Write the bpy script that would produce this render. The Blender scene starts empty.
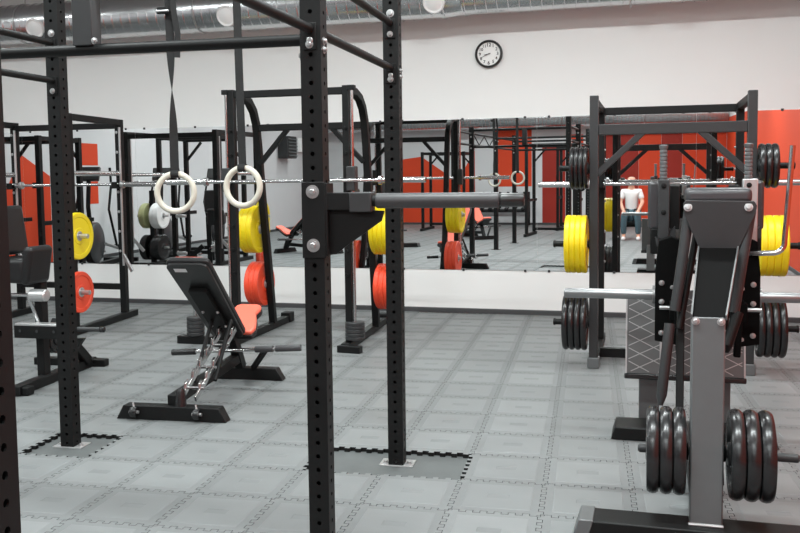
import bpy, bmesh, math, random
from mathutils import Vector, Matrix
random.seed(7)
PI = math.pi
scene = bpy.context.scene
C = scene.collection

# ------------------------------------------------------------------ camera
CAM_H = 1.42
cam_d = bpy.data.cameras.new('camera')
cam = bpy.data.objects.new('camera', cam_d); C.objects.link(cam)
right = Vector((0.963, 0.270, -0.012)); down = Vector((0.008, -0.071, -0.997))
right.normalize(); down = (down - right * down.dot(right)).normalized()
up = -down; back = right.cross(up)
cam.matrix_world = Matrix(((right.x, up.x, back.x, 0), (right.y, up.y, back.y, 0), (right.z, up.z, back.z, CAM_H), (0, 0, 0, 1)))
cam_d.sensor_width = 36.0
cam_d.lens = 895.0 / 800.0 * 36.0
cam_d.shift_y = -(266.5 - 240.0) / 800.0
cam_d.clip_start = 0.05
scene.camera = cam

# ------------------------------------------------------------------ world, exposure
w = bpy.data.worlds.new('world'); scene.world = w; w.use_nodes = True
w.node_tree.nodes['Background'].inputs[0].default_value = (0.9, 0.95, 1.0, 1)
w.node_tree.nodes['Background'].inputs[1].default_value = 0.05
scene.view_settings.view_transform = 'Standard'
scene.view_settings.look = 'None'
scene.view_settings.gamma = 1.0
scene.view_settings.use_curve_mapping = False
scene.view_settings.exposure = 0.0

# ------------------------------------------------------------------ room dimensions (metres)
WALL_Y = 9.07; LEFT_X = -9.7; RIGHT_X = 1.95; BACK_Y = -7.6; CEIL = 4.0
MIR_Z0, MIR_Z1 = 0.45, 2.0
LAMP_POWER = 60.0
ROW_GAIN = {6.1: 1.05, 2.6: 1.5, -0.9: 1.1, -4.6: 0.9}; COL_GAIN = {-8.0: .7, -5.6: .75, -3.2: .95, -0.9: 1.3, 1.0: .85}
LAMP_SPOTS = [(x, y) for y in (6.1, 2.6, -0.9, -4.6) for x in (-8.0, -5.6, -3.2, -0.9, 1.0)]

# ------------------------------------------------------------------ materials
MATS = {}
def mat(name, col, rough=0.5, metal=0.0, spec=0.5, var=0.0, bump=0.0, scale=8.0, coat=0.0, emit=0.0, rand=0.0, rvar=0.0):
    m = bpy.data.materials.new(name); m.use_nodes = True
    nt = m.node_tree; N = nt.nodes; L = nt.links
    b = N['Principled BSDF']
    b.inputs['Base Color'].default_value = (*col, 1)
    b.inputs['Roughness'].default_value = rough
    b.inputs['Metallic'].default_value = metal
    b.inputs['Specular IOR Level'].default_value = spec
    if coat: b.inputs['Coat Weight'].default_value = coat; b.inputs['Coat Roughness'].default_value = 0.15
    if emit:
        b.inputs['Emission Color'].default_value = (*col, 1); b.inputs['Emission Strength'].default_value = emit
    if var or bump or rand or rvar:
        tc = N.new('ShaderNodeTexCoord')
        nz = N.new('ShaderNodeTexNoise'); nz.inputs['Scale'].default_value = scale; nz.inputs['Detail'].default_value = 5
        L.new(tc.outputs['Object'], nz.inputs['Vector'])
        if var or rand:
            mx = N.new('ShaderNodeMix'); mx.data_type = 'RGBA'
            mx.inputs[6].default_value = tuple(c * (1 - var) for c in col) + (1,)
            mx.inputs[7].default_value = tuple(min(1, c * (1 + var)) for c in col) + (1,)
            L.new(nz.outputs['Fac'], mx.inputs[0])
            out = mx.outputs[2]
            if rand:
                oi = N.new('ShaderNodeObjectInfo')
                mr = N.new('ShaderNodeMapRange'); mr.inputs[3].default_value = 1 - rand; mr.inputs[4].default_value = 1 + rand
                L.new(oi.outputs['Random'], mr.inputs[0])
                mu = N.new('ShaderNodeMix'); mu.data_type = 'RGBA'; mu.blend_type = 'MULTIPLY'; mu.inputs[0].default_value = 1
                L.new(out, mu.inputs[6]); L.new(mr.outputs[0], mu.inputs[7]); out = mu.outputs[2]
            L.new(out, b.inputs['Base Color'])
        if rvar:
            rr = N.new('ShaderNodeMapRange'); rr.inputs[3].default_value = rough - rvar; rr.inputs[4].default_value = rough + rvar
            L.new(nz.outputs['Fac'], rr.inputs[0]); L.new(rr.outputs[0], b.inputs['Roughness'])
        if bump:
            n2 = N.new('ShaderNodeTexNoise'); n2.inputs['Scale'].default_value = scale * 6; n2.inputs['Detail'].default_value = 4
            L.new(tc.outputs['Object'], n2.inputs['Vector'])
            bp = N.new('ShaderNodeBump'); bp.inputs['Strength'].default_value = bump; bp.inputs['Distance'].default_value = 0.002
            L.new(n2.outputs['Fac'], bp.inputs['Height']); L.new(bp.outputs[0], b.inputs['Normal'])
    MATS[name] = m
    return m
mat('black_steel', (0.0055, 0.0058, 0.0058), 0.5, 0, 0.22, 0.15, 0.06, 20)
mat('graphite_steel', (0.030, 0.031, 0.032), 0.42, 0, 0.35, 0.1, 0.05, 20)
mat('grey_steel', (0.115, 0.122, 0.124), 0.38, 0.2, 0.5, 0.08, 0.04, 14)
mat('silver_steel', (0.5, 0.5, 0.5), 0.35, 0.7, 0.5, 0.05)
mat('chrome', (0.58, 0.58, 0.58), 0.18, 1.0)
mat('zinc', (0.42, 0.42, 0.42), 0.36, 0.8)
mat('brushed_steel', (0.26, 0.263, 0.266), 0.34, 0.85, 0.5, 0.06)
mat('matte_black', (0.004, 0.004, 0.004), 0.8, 0, 0.04)
mat('black_vinyl', (0.010, 0.010, 0.0105), 0.38, 0, 0.4, 0.1, 0.12, 30)
mat('grey_vinyl', (0.045, 0.045, 0.048), 0.3, 0, 0.5, 0.1, 0.1, 30)
mat('salmon_vinyl', (0.82, 0.14, 0.085), 0.4, 0, 0.5, 0.04, 0.05, 30)
mat('black_rubber', (0.011, 0.011, 0.0115), 0.27, 0, 0.5, 0.12, 0.06, 25)
mat('grey_grip', (0.045, 0.045, 0.047), 0.45, 0, 0.4, 0.08, 0.1, 40)
mat('yellow_rubber', (0.78, 0.60, 0.006), 0.45, 0, 0.4, 0.05, 0.04, 12)
mat('red_rubber', (0.80, 0.075, 0.03), 0.45, 0, 0.4, 0.05, 0.04, 12)
mat('olive_rubber', (0.42, 0.43, 0.22), 0.5, 0, 0.4, 0.05)
mat('ring_wood', (0.52, 0.495, 0.42), 0.45, 0, 0.4, 0.12, 0.05, 18)
mat('strap_web', (0.02, 0.02, 0.02), 0.75, 0, 0.2, 0.2, 0.3, 60)
mat('wall_white', (0.80, 0.80, 0.785), 0.75, 0, 0.3, 0.015, 0.05, 3)
mat('wall_grey', (0.62, 0.63, 0.64), 0.75, 0, 0.3, 0.02, 0.05, 3)
mat('wall_orange', (0.62, 0.055, 0.014), 0.6, 0, 0.3, 0.03, 0.04, 3)
mat('paint_deep_red', (0.30, 0.022, 0.012), 0.6, 0, 0.3, 0.03, 0.04, 3)
mat('ceiling_grey', (0.55, 0.55, 0.55), 0.8, 0, 0.2, 0.03, 0.05, 3)
mat('baseboard_dark', (0.05, 0.05, 0.052), 0.5)
mat('concrete', (0.085, 0.092, 0.091), 0.6, 0, 0.4, 0.2, 0.2, 9)
mat('mat_panel', (0.178, 0.187, 0.187), 0.46, 0, 0.32, 0.12, 0.15, 7, rand=0.07, rvar=0.07)
mat('mat_rim', (0.158, 0.166, 0.166), 0.52, 0, 0.3, 0.10, 0.3, 22, rand=0.07)
mat('mat_logo', (0.160, 0.168, 0.169), 0.5, 0, 0.3, 0.08)
mat('mat_side', (0.012, 0.012, 0.012), 0.7, 0, 0.1)
mat('mirror_glass', (0.86, 0.875, 0.87), 0.0, 1.0)
mat('duct_metal', (0.62, 0.63, 0.64), 0.24, 1.0, 0.5, 0.1, 0.1, 2.5, rvar=0.06)
mat('white_plastic', (0.9, 0.9, 0.89), 0.4)
mat('clock_face', (0.84, 0.84, 0.82), 0.5)
mat('black_plastic', (0.012, 0.012, 0.012), 0.35)
mat('lamp_diffuser', (1, 0.985, 0.96), 0.5, emit=6.0)
mat('tread_metal', (0.12, 0.125, 0.125), 0.35, 0.4, 0.5, 0.15, 0.1, 9)
mat('tread_line', (0.42, 0.43, 0.43), 0.35, 0.6)
mat('skin', (0.55, 0.30, 0.21), 0.5)
mat('hair', (0.03, 0.02, 0.015), 0.6)
mat('shirt_white', (0.72, 0.72, 0.71), 0.8, 0, 0.2, 0.03)
mat('trouser_blue', (0.06, 0.10, 0.12), 0.8, 0, 0.2, 0.1)
mat('shoe_white', (0.7, 0.7, 0.7), 0.5)
mat('label_white', (0.75, 0.75, 0.75), 0.5)
mat('screen_grey', (0.3, 0.32, 0.34), 0.2)

# ------------------------------------------------------------------ mesh builder
def V(*a): return Vector(a)
class MB:
    def __init__(s): s.v = []; s.f = []
    def add(s, vs, fs):
        o = len(s.v); s.v += [Vector(v) for v in vs]; s.f += [[i + o for i in f] for f in fs]; return s
    def box(s, c, d, R=None):
        c = Vector(c); hx, hy, hz = d[0] / 2, d[1] / 2, d[2] / 2
        vs = [Vector((sx * hx, sy * hy, sz * hz)) for sx in (-1, 1) for sy in (-1, 1) for sz in (-1, 1)]
        if R is not None: vs = [R @ v for v in vs]
        return s.add([c + v for v in vs], [(0, 1, 3, 2), (4, 6, 7, 5), (0, 4, 5, 1), (2, 3, 7, 6), (0, 2, 6, 4), (1, 5, 7, 3)])
    def span(s, x0, x1, y0, y1, z0, z1):
        return s.box(((x0 + x1) / 2, (y0 + y1) / 2, (z0 + z1) / 2), (abs(x1 - x0), abs(y1 - y0), abs(z1 - z0)))
    def beam(s, p0, p1, wd, hg, upv=(0, 0, 1)):
        p0 = Vector(p0); p1 = Vector(p1); d = (p1 - p0).normalized(); u = Vector(upv)
        if abs(d.dot(u)) > 0.99: u = Vector((0, 1, 0))
        sd = d.cross(u).normalized(); u = sd.cross(d).normalized()
        a, b = sd * wd / 2, u * hg / 2
        vs = []
        for p in (p0, p1): vs += [p - a - b, p + a - b, p + a + b, p - a + b]
        return s.add(vs, [(3, 2, 1, 0), (4, 5, 6, 7), (0, 1, 5, 4), (1, 2, 6, 5), (2, 3, 7, 6), (3, 0, 4, 7)])
    def tube(s, pts, r, seg=12, cap=True):
        pts = [Vector(p) for p in pts]; n = len(pts); rs = r if isinstance(r, (list, tuple)) else [r] * n
        vs = []; ref = None
        for i, p in enumerate(pts):
            t = (pts[min(i + 1, n - 1)] - pts[max(i - 1, 0)]).normalized()
            if ref is None:
                ref = t.orthogonal().normalized()
            ref = (ref - t * ref.dot(t)).normalized(); b = t.cross(ref)
            for k in range(seg):
                a = 2 * PI * k / seg
                vs.append(p + (ref * math.cos(a) + b * math.sin(a)) * rs[i])
        fs = [(i * seg + k, i * seg + (k + 1) % seg, (i + 1) * seg + (k + 1) % seg, (i + 1) * seg + k) for i in range(n - 1) for k in range(seg)]
        if cap: fs += [list(range(seg))[::-1], [(n - 1) * seg + k for k in range(seg)]]
        return s.add(vs, fs)
    def rbeam(s, pts, wd, hg, side):
        """rectangular section swept along pts; side = fixed width direction"""
        pts = [Vector(p) for p in pts]; n = len(pts); sd = Vector(side).normalized(); vs = []
        for i, p in enumerate(pts):
            t = (pts[min(i + 1, n - 1)] - pts[max(i - 1, 0)]).normalized()
            u = sd.cross(t).normalized(); a, b = sd * wd / 2, u * hg / 2
            vs += [p - a - b, p + a - b, p + a + b, p - a + b]
        fs = [(i * 4 + k, i * 4 + (k + 1) % 4, i * 4 + 4 + (k + 1) % 4, i * 4 + 4 + k) for i in range(n - 1) for k in range(4)]
        fs += [(3, 2, 1, 0), tuple((n - 1) * 4 + k for k in range(4))]
        return s.add(vs, fs)
    def lathe(s, p0, axis, prof, seg=24):
        """prof = [(r, h)...] along axis from p0"""
        p0 = Vector(p0); ax = Vector(axis).normalized(); e1 = ax.orthogonal().normalized(); e2 = ax.cross(e1); vs = []
        for r, h in prof:
            for k in range(seg):
                a = 2 * PI * k / seg; vs.append(p0 + ax * h + (e1 * math.cos(a) + e2 * math.sin(a)) * r)
        n = len(prof)
        fs = [(i * seg + k, i * seg + (k + 1) % seg, (i + 1) * seg + (k + 1) % seg, (i + 1) * seg + k) for i in range(n - 1) for k in range(seg)]
        if prof[0][0] > 1e-6: fs.append(list(range(seg))[::-1])
        if prof[-1][0] > 1e-6: fs.append([(n - 1) * seg + k for k in range(seg)])
        return s.add(vs, fs)
    def prism(s, poly, vec):
        poly = [Vector(p) for p in poly]; vec = Vector(vec); n = len(poly)
        return s.add(poly + [p + vec for p in poly], [list(range(n))[::-1], list(range(n, 2 * n))] + [(i, (i + 1) % n, n + (i + 1) % n, n + i) for i in range(n)])
    def torus(s, c, nrm, R, r, S=40, T=10):
        c = Vector(c); nrm = Vector(nrm).normalized(); e1 = nrm.orthogonal().normalized(); e2 = nrm.cross(e1); vs = []
        for i in range(S):
            a = 2 * PI * i / S; d = e1 * math.cos(a) + e2 * math.sin(a)
            for k in range(T):
                b = 2 * PI * k / T; vs.append(c + d * (R + r * math.cos(b)) + nrm * r * math.sin(b))
        return s.add(vs, [(i * T + k, ((i + 1) % S) * T + k, ((i + 1) % S) * T + (k + 1) % T, i * T + (k + 1) % T) for i in range(S) for k in range(T)])
    def mesh(s, name, inv=None, weld=False):
        me = bpy.data.meshes.new(name)
        vs = [inv @ v for v in s.v] if inv is not None else s.v
        me.from_pydata([tuple(v) for v in vs], [], s.f)
        bm = bmesh.new(); bm.from_mesh(me)
        if weld: bmesh.ops.remove_doubles(bm, verts=bm.verts, dist=1e-5)
        bmesh.ops.recalc_face_normals(bm, faces=bm.faces); bm.to_mesh(me); bm.free()
        for p in me.polygons: p.use_smooth = True
        me.set_sharp_from_angle(angle=math.radians(32))
        return me

def link(name, me, m, parent=None, loc=None, bev=0.0, seg=2):
    o = bpy.data.objects.new(name, me); C.objects.link(o)
    if me is not None and m is not None and not me.materials: me.materials.append(MATS[m])
    if parent is not None: o.parent = parent
    if loc is not None: o.location = loc
    if bev:
        b = o.modifiers.new('bevel', 'BEVEL'); b.width = bev; b.segments = seg; b.limit_method = 'ANGLE'; b.angle_limit = math.radians(40); b.harden_normals = False
    return o
def tag(o, label=None, cat=None, group=None, kind=None):
    if label: o['label'] = label
    if cat: o['category'] = cat
    if group: o['group'] = group
    if kind: o['kind'] = kind
    return o
class Thing:
    """Empty at the base; parts are given in world coordinates (world=True) or in local ones"""
    def __init__(s, name, label, cat, loc=(0, 0, 0), rz=0.0, group=None, world=False):
        s.o = bpy.data.objects.new(name, None); C.objects.link(s.o); s.o.empty_display_size = 0.1
        s.o.location = loc; s.o.rotation_euler = (0, 0, rz)
        s.inv = (Matrix.Translation(Vector(loc)) @ Matrix.Rotation(rz, 4, 'Z')).inverted() if world else None
        tag(s.o, label, cat, group)
    def part(s, name, mb, m, parent=None, bev=0.0, label=None, seg=2):
        o = link(name, mb.mesh(name, s.inv), m, parent or s.o, bev=bev, seg=seg)
        if label: o['label'] = label
        return o
def children(o): return [c for c in bpy.data.objects if c.parent == o]
def copy_tree(o, parent=None, kids=None):
    if kids is None:
        kids = {}
        for c in bpy.data.objects:
            if c.parent: kids.setdefault(c.parent.name, []).append(c)
    c = o.copy(); C.objects.link(c)
    if parent: c.parent = parent
    for ch in kids.get(o.name, []): copy_tree(ch, c, kids)
    return c
def single(name, mb, m, label, cat, loc=(0, 0, 0), group=None, bev=0.0):
    o = link(name, mb.mesh(name, Matrix.Translation(-Vector(loc))), m, None, loc, bev); return tag(o, label, cat, group)
def struct(name, mb, m, bev=0.0, parent=None, loc=(0, 0, 0)):
    o = link(name, mb.mesh(name, Matrix.Translation(-Vector(loc))), m, parent, loc, bev)
    if parent is None: o['kind'] = 'structure'
    return o
def arc(c, e1, e2, r, a0, a1, n=8):
    c, e1, e2 = Vector(c), Vector(e1), Vector(e2)
    return [c + (e1 * math.cos(a0 + (a1 - a0) * i / n) + e2 * math.sin(a0 + (a1 - a0) * i / n)) * r for i in range(n + 1)]
def perforated(size, height, pitch, r, name, first=0.05):
    """square tube with real holes through all four walls, base at the origin"""
    mb = MB(); h = size / 2; n = int(height / pitch); t = 0.004
    for q in range(4):
        R = Matrix.Rotation(q * PI / 2, 3, 'Z'); vs = []; fs = []
        for i in range(n):
            z0, z1 = i * pitch, (i + 1) * pitch
            if i == n - 1: z1 = height
            zc = i * pitch + pitch / 2; o = len(vs)
            vs += [V(-h, -h, z0), V(h, -h, z0), V(h, -h, z1), V(-h, -h, z1)]
            ang = [-PI * 5 / 8 + k * PI / 4 for k in range(8)]
            vs += [V(r * math.cos(a), -h, zc + r * math.sin(a)) for a in ang]
            vs += [V(r * math.cos(a), -h + t, zc + r * math.sin(a)) for a in ang]
            for k in range(4):
                fs.append((o + k, o + (k + 1) % 4, o + 4 + (2 * k + 1) % 8, o + 4 + 2 * k))
                fs.append((o + (k + 1) % 4, o + 4 + (2 * k + 2) % 8, o + 4 + (2 * k + 1) % 8))
            for k in range(8): fs.append((o + 4 + k, o + 4 + (k + 1) % 8, o + 12 + (k + 1) % 8, o + 12 + k))
        mb.add([R @ v for v in vs], fs)
    mb.add([(-h, -h, height), (h, -h, height), (h, h, height), (-h, h, height)], [(0, 1, 2, 3)])
    me = bpy.data.meshes.new(name); me.from_pydata([tuple(v) for v in mb.v], [], mb.f); return me
def bolt_mb(p, axis, r=0.014):
    return MB().lathe(p, axis, [(r * 1.25, 0), (r * 1.25, 0.002), (r * .8, 0.0025), (r * .78, 0.009), (r * 0.6, 0.011), (0, 0.0112)], 12)

# ================================================================== THE SETTING
struct('wall_front', MB().span(LEFT_X - .1, RIGHT_X + .1, WALL_Y, WALL_Y + .15, -0.05, CEIL), 'wall_white')
wl = struct('wall_left', MB().span(LEFT_X - .15, LEFT_X, BACK_Y, WALL_Y, -0.05, CEIL), 'wall_grey')
wr = struct('wall_right', MB().span(RIGHT_X, RIGHT_X + .15, BACK_Y, WALL_Y, -0.05, CEIL), 'wall_white')
wb = struct('wall_back', MB().span(LEFT_X, RIGHT_X, BACK_Y - .15, BACK_Y, -0.05, CEIL), 'wall_grey')
struct('ceiling', MB().span(LEFT_X - .1, RIGHT_X + .1, BACK_Y - .1, WALL_Y + .1, CEIL, CEIL + .1), 'ceiling_grey')
bb = MB()
bb.prism([(0, WALL_Y, 0), (0, WALL_Y - .018, 0), (0, WALL_Y - .018, .042), (0, WALL_Y - .01, .05), (0, WALL_Y, .05)], (1, 0, 0))
for i, v in enumerate(bb.v): v.x = LEFT_X if i < 5 else RIGHT_X
struct('baseboard_front', bb, 'baseboard_dark')
struct('baseboard_right', MB().span(RIGHT_X - .018, RIGHT_X, BACK_Y, WALL_Y - .02, 0, .06), 'baseboard_dark', 0.004)
struct('baseboard_left', MB().span(LEFT_X, LEFT_X + .018, BACK_Y, WALL_Y - .02, 0, .06), 'baseboard_dark', 0.004)
struct('baseboard_back', MB().span(LEFT_X, RIGHT_X, BACK_Y, BACK_Y + .018, 0, .06), 'baseboard_dark', 0.004)
def paint(parent, m, poly, vec):
    o = link('painted_panel', MB().prism(poly, vec).mesh('painted_panel'), m, parent)
# orange areas painted on the back wall and the left wall, as the mirror shows them
def bw(pts, m='wall_orange'): paint(wb, m, [(x, BACK_Y, z) for x, z in pts], (0, .004, 0))
def lw(pts, m='wall_orange'): paint(wl, m, [(LEFT_X, y, z) for y, z in pts], (.004, 0, 0))
bw([(-7.4, .06), (-4.95, .06), (-4.95, 2.2), (-5.45, 1.25), (-6.55, 2.0), (-7.4, 1.9)])
bw([(-4.35, 1.1), (-3.3, 1.1), (-3.3, 2.85), (-4.35, 2.85)])
bw([(-3.0, .06), (-2.35, .06), (-2.35, 2.25), (-3.0, 2.25)], 'paint_deep_red')
bw([(-2.3, 1.75), (-1.85, 1.75), (-1.85, 2.55), (-2.3, 2.55)])
bw([(-1.55, .06), (-.35, .06), (-.35, 2.7), (-1.55, 2.7)], 'paint_deep_red')
bw([(-.345, .06), (.25, .06), (.25, 3.3), (-.345, 3.3)])
bw([(.255, .06), (.8, .06), (.8, 2.7), (.255, 2.7)], 'paint_deep_red')
bw([(.805, .06), (1.94, .06), (1.94, 3.3), (.805, 3.3)])
lw([(5.25, .06), (6.9, .06), (6.9, 2.2), (6.3, 1.3), (5.95, 1.85), (5.25, 1.5)])
lw([(3.88, 1.69), (4.42, 1.69), (4.42, 2.08), (3.88, 2.08)])
lw([(3.9, 1.0), (4.15, 1.0), (4.15, 1.4), (3.9, 1.4)])
paint(wr, 'wall_orange', [(RIGHT_X, BACK_Y + .01, .06), (RIGHT_X, WALL_Y - .001, .06), (RIGHT_X, WALL_Y - .001, 2.3), (RIGHT_X, 1.5, 2.6), (RIGHT_X, BACK_Y + .01, 2.9)], (-.004, 0, 0))

# ------------------------------------------------------------------ floor: slab and interlocking mats
T = 0.389; TH = 0.066; G0 = Vector((-0.85, 4.03)); MT = 0.02
floor = struct('floor', MB().span(LEFT_X - .1, RIGHT_X + .1, BACK_Y - .1, WALL_Y + .1, -0.12, -MT), 'concrete')
gu = Vector((math.cos(TH), math.sin(TH))); gv = Vector((-math.sin(TH), math.cos(TH)))
NT = 6; TD = 0.011
def edge_prof():
    h = T / (2 * NT + 1); q = h / 2; pts = [(0.0, 0.0), (q, 0.0)]
    for k in range(2 * NT):
        sg = 1 if k % 2 == 0 else -1
        pts += [(q + k * h, sg), (q + (k + 1) * h, sg)]
    return pts + [(T - q, 0.0), (T, 0.0)]
def tile_poly(g=0.0012):
    e = [(a, s * TD) for a, s in edge_prof()]
    # counter-clockwise outline: bottom, right, top, left
    P = [(a, d) for a, d in e] + [(T + d, a) for a, d in e] + [(a, T + d) for a, d in reversed(e)] + [(d, a) for a, d in reversed(e)]
    P = [p for i, p in enumerate(P) if abs(p[0] - P[i - 1][0]) + abs(p[1] - P[i - 1][1]) > 1e-6]
    n = len(P); out = []
    def offs(p, q):
        d = Vector((q[0] - p[0], q[1] - p[1])).normalized(); return Vector((-d.y, d.x)), d
    for i in range(n):
        p0, p1, p2 = P[i - 1], P[i], P[(i + 1) % n]
        n1, d1 = offs(p0, p1); n2, d2 = offs(p1, p2)
        k = 1 + n1.dot(n2)
        off = (n1 + n2) / k if k > 0.2 else n1
        out.append((p1[0] + off.x * g, p1[1] + off.y * g))
    return out
TP = tile_poly()
def tile_data(ox, oy, sides=True):
    n = len(TP); vs = [(x + ox, y + oy, 0) for x, y in TP]; fs = [(list(range(n)), 1)]
    if sides:
        vs += [(x + ox, y + oy, -MT) for x, y in TP]
        fs += [((i, n + i, n + (i + 1) % n, (i + 1) % n), 3) for i in range(n)]
    o = len(vs); b = 0.046; c = 0.05; hz = 0.0013
    vs += [(ox + x, oy + y, 0) for x, y in ((b, b), (T - b, b), (T - b, T - b), (b, T - b))]
    vs += [(ox + x, oy + y, hz) for x, y in ((c, c), (T - c, c), (T - c, T - c), (c, T - c))]
    lx, ly, cx, cy = .05, .024, T / 2, T / 2
    vs += [(ox + cx + x, oy + cy + y, hz) for x, y in ((-lx, -ly), (lx, -ly), (lx, ly), (-lx, ly))]
    vs += [(ox + cx + x * .97, oy + cy + y * .95, hz - .001) for x, y in ((-lx, -ly), (lx, -ly), (lx, ly), (-lx, ly))]
    for k in range(4):
        j = (k + 1) % 4
        fs += [((o + k, o + j, o + 4 + j, o + 4 + k), 0), ((o + 4 + k, o + 4 + j, o + 8 + j, o + 8 + k), 0), ((o + 8 + k, o + 8 + j, o + 12 + j, o + 12 + k), 2)]
    fs.append(((o + 12, o + 13, o + 14, o + 15), 2))
    return vs, fs
def tile_mesh(name, vs, fs):
    me = bpy.data.meshes.new(name); me.from_pydata(vs, [], [f for f, _ in fs])
    for m in ('mat_panel', 'mat_rim', 'mat_logo', 'mat_side'): me.materials.append(MATS[m])
    me.polygons.foreach_set('material_index', [m for _, m in fs]); me.update(); return me
tile_me = tile_mesh('mat_tile', *tile_data(0, 0))
REC = {(-2, 0), (-1, 0), (-6, 0)}
cells = []
for i in range(-30, 14):
    for j in range(-36, 18):
        if (i, j) in REC: continue
        p = G0 + gu * (i * T) + gv * (j * T); c = p + (gu + gv) * T / 2
        if not (LEFT_X - .2 < c.x < RIGHT_X + .15 and BACK_Y - .2 < c.y < WALL_Y + .12): continue
        v = Vector((c.x, c.y, -CAM_H)); d = v.dot(-back)
        vis = d > 0.5 and -0.48 < v.dot(right) / d < 0.48 and -v.dot(up) / d < 0.36
        cells.append((0 if vis else 1, d if vis else 99, i, j, p))
cells.sort(key=lambda t: (t[0], t[1]))
for k, (a, b, i, j, p) in enumerate(cells[:300]):
    o = link('mat_tile', tile_me, None, floor, (p.x, p.y, 0)); o.rotation_euler = (0, 0, TH)
avs, afs = [], []
for a, b, i, j, p in cells[300:]:
    vs, fs = tile_data(i * T, j * T, False); o = len(avs); avs += vs; afs += [([x + o for x in f], m) for f, m in fs]
o = link('mat_tiles_beyond', tile_mesh('mat_tiles_beyond', avs, afs), None, floor, (G0.x, G0.y, 0)); o.rotation_euler = (0, 0, TH); o['kind'] = 'stuff'

# ------------------------------------------------------------------ mirror wall
mir = Thing('wall_mirror', 'long frameless mirror band along the white wall above the baseboard', 'mirror', (-3.9, WALL_Y, MIR_Z0), world=True)
pw = 1.52; x = RIGHT_X - .02; k = 0
while x > LEFT_X + .05:
    x0 = max(x - pw, LEFT_X + .01)
    mir.part('mirror_pane', MB().span(x0 + .0008, x - .0008, WALL_Y - .006, WALL_Y, MIR_Z0, MIR_Z1), 'mirror_glass')
    for cx in (x0 + .12, x0 + pw * .5, x - .12):
        if cx < x:
            for z, sg in ((MIR_Z0, -1), (MIR_Z1, 1)):
                mir.part('mirror_clip', MB().span(cx - .012, cx + .012, WALL_Y - .012, WALL_Y, z - .012, z + .012), 'graphite_steel', bev=0.003)
    x = x0

# ------------------------------------------------------------------ ceiling lamps
for i, (lx, ly) in enumerate(LAMP_SPOTS):
    row = ['by the mirror wall', 'over the power rig', 'behind the power rig', 'by the back wall'][i // 5]
    col = ['fifth', 'fourth', 'third', 'second', 'first'][i % 5]
    t = Thing('ceiling_lamp', f'white linear ceiling lamp, {col} from the orange wall, row {row}', 'lamp', (lx, ly, CEIL), group='linear ceiling lamps')
    t.part('lamp_housing', MB().box((0, 0, -.035), (1.25, .2, .07)), 'white_plastic', bev=.006)
    t.part('diffuser', MB().box((0, 0, -.078), (1.2, .15, .016)), 'lamp_diffuser', bev=.005)
    ld = bpy.data.lights.new('lamp_light', 'AREA'); ld.shape = 'RECTANGLE'; ld.size = 1.2; ld.size_y = .16; ld.energy = LAMP_POWER * ROW_GAIN[ly] * COL_GAIN[lx]
    ld.color = (0.925, 1.0, 1.005); ld.spread = math.radians(170)
    lo = bpy.data.objects.new('lamp_light', ld); C.objects.link(lo); lo.parent = t.o; lo.location = (0, 0, -.09)

# ------------------------------------------------------------------ air duct
def duct(name, label, x0, x1, y, z, R, noz, R2=None, xs=None, pitch=0.105):
    t = Thing(name, label, 'duct', ((x0 + x1) / 2, y, z), world=True)
    def run(a, b, r):
        prof = []; n = max(2, int((b - a) / pitch))
        for i in range(n):
            h = (b - a) * i / n
            prof += [(r, h), (r + .006, h + .005), (r + .006, h + .011), (r, h + .016)]
        prof.append((r, b - a)); return prof
    if xs is None:
        t.part('duct_tube', MB().lathe((x0, y, z), (1, 0, 0), run(x0, x1, R), 32), 'duct_metal')
    else:
        t.part('duct_tube', MB().lathe((x0, y, z), (1, 0, 0), run(x0, xs, R), 32), 'duct_metal')
        t.part('duct_reducer', MB().lathe((xs, y, z), (1, 0, 0), [(R + .012, 0), (R + .012, .02), (R, .03), (R, .08), (R2, .2), (R2 + .01, .215), (R2 + .01, .23)], 32), 'duct_metal')
        t.part('duct_tube', MB().lathe((xs + .22, y, z), (1, 0, 0), run(xs + .22, x1, R2), 32), 'duct_metal')
    for nx in noz:
        d = Vector((0, -1, -.42)).normalized(); r0 = (R if xs is None or nx < xs else R2)
        p = Vector((nx, y, z)) + d * (r0 - .04)
        nz = t.part('nozzle_collar', MB().lathe(p, d, [(.085, 0), (.085, .07), (.105, .085), (.108, .10), (.098, .112), (.09, .10)], 28), 'white_plastic')
        t.part('nozzle_disc', MB().lathe(p + d * .085, d, [(.089, 0), (.085, .012), (.06, .026), (.03, .033), (0, .035)], 28), 'white_plastic', parent=nz)
    for hx in [x0 + .7 + 2.2 * i for i in range(int((x1 - x0 - .5) / 2.2) + 1)]:
        t.part('hanger_strap', MB().torus((hx, y, z), (1, 0, 0), R + .004, .008, 32, 6).tube([(hx, y, z + R), (hx, y, CEIL)], .005, 6), 'zinc')
    return t
duct('spiral_duct', 'silver spiral air duct with white round nozzles above the clock wall', LEFT_X, RIGHT_X, 8.72, 3.185, .212, [-8.7, -6.5, -4.2, -2.02, .1], .196, -1.98)
duct('spiral_duct', 'thick silver spiral air duct along the orange-painted back wall', LEFT_X, RIGHT_X, BACK_Y + .5, 3.0, .26, [])

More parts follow.
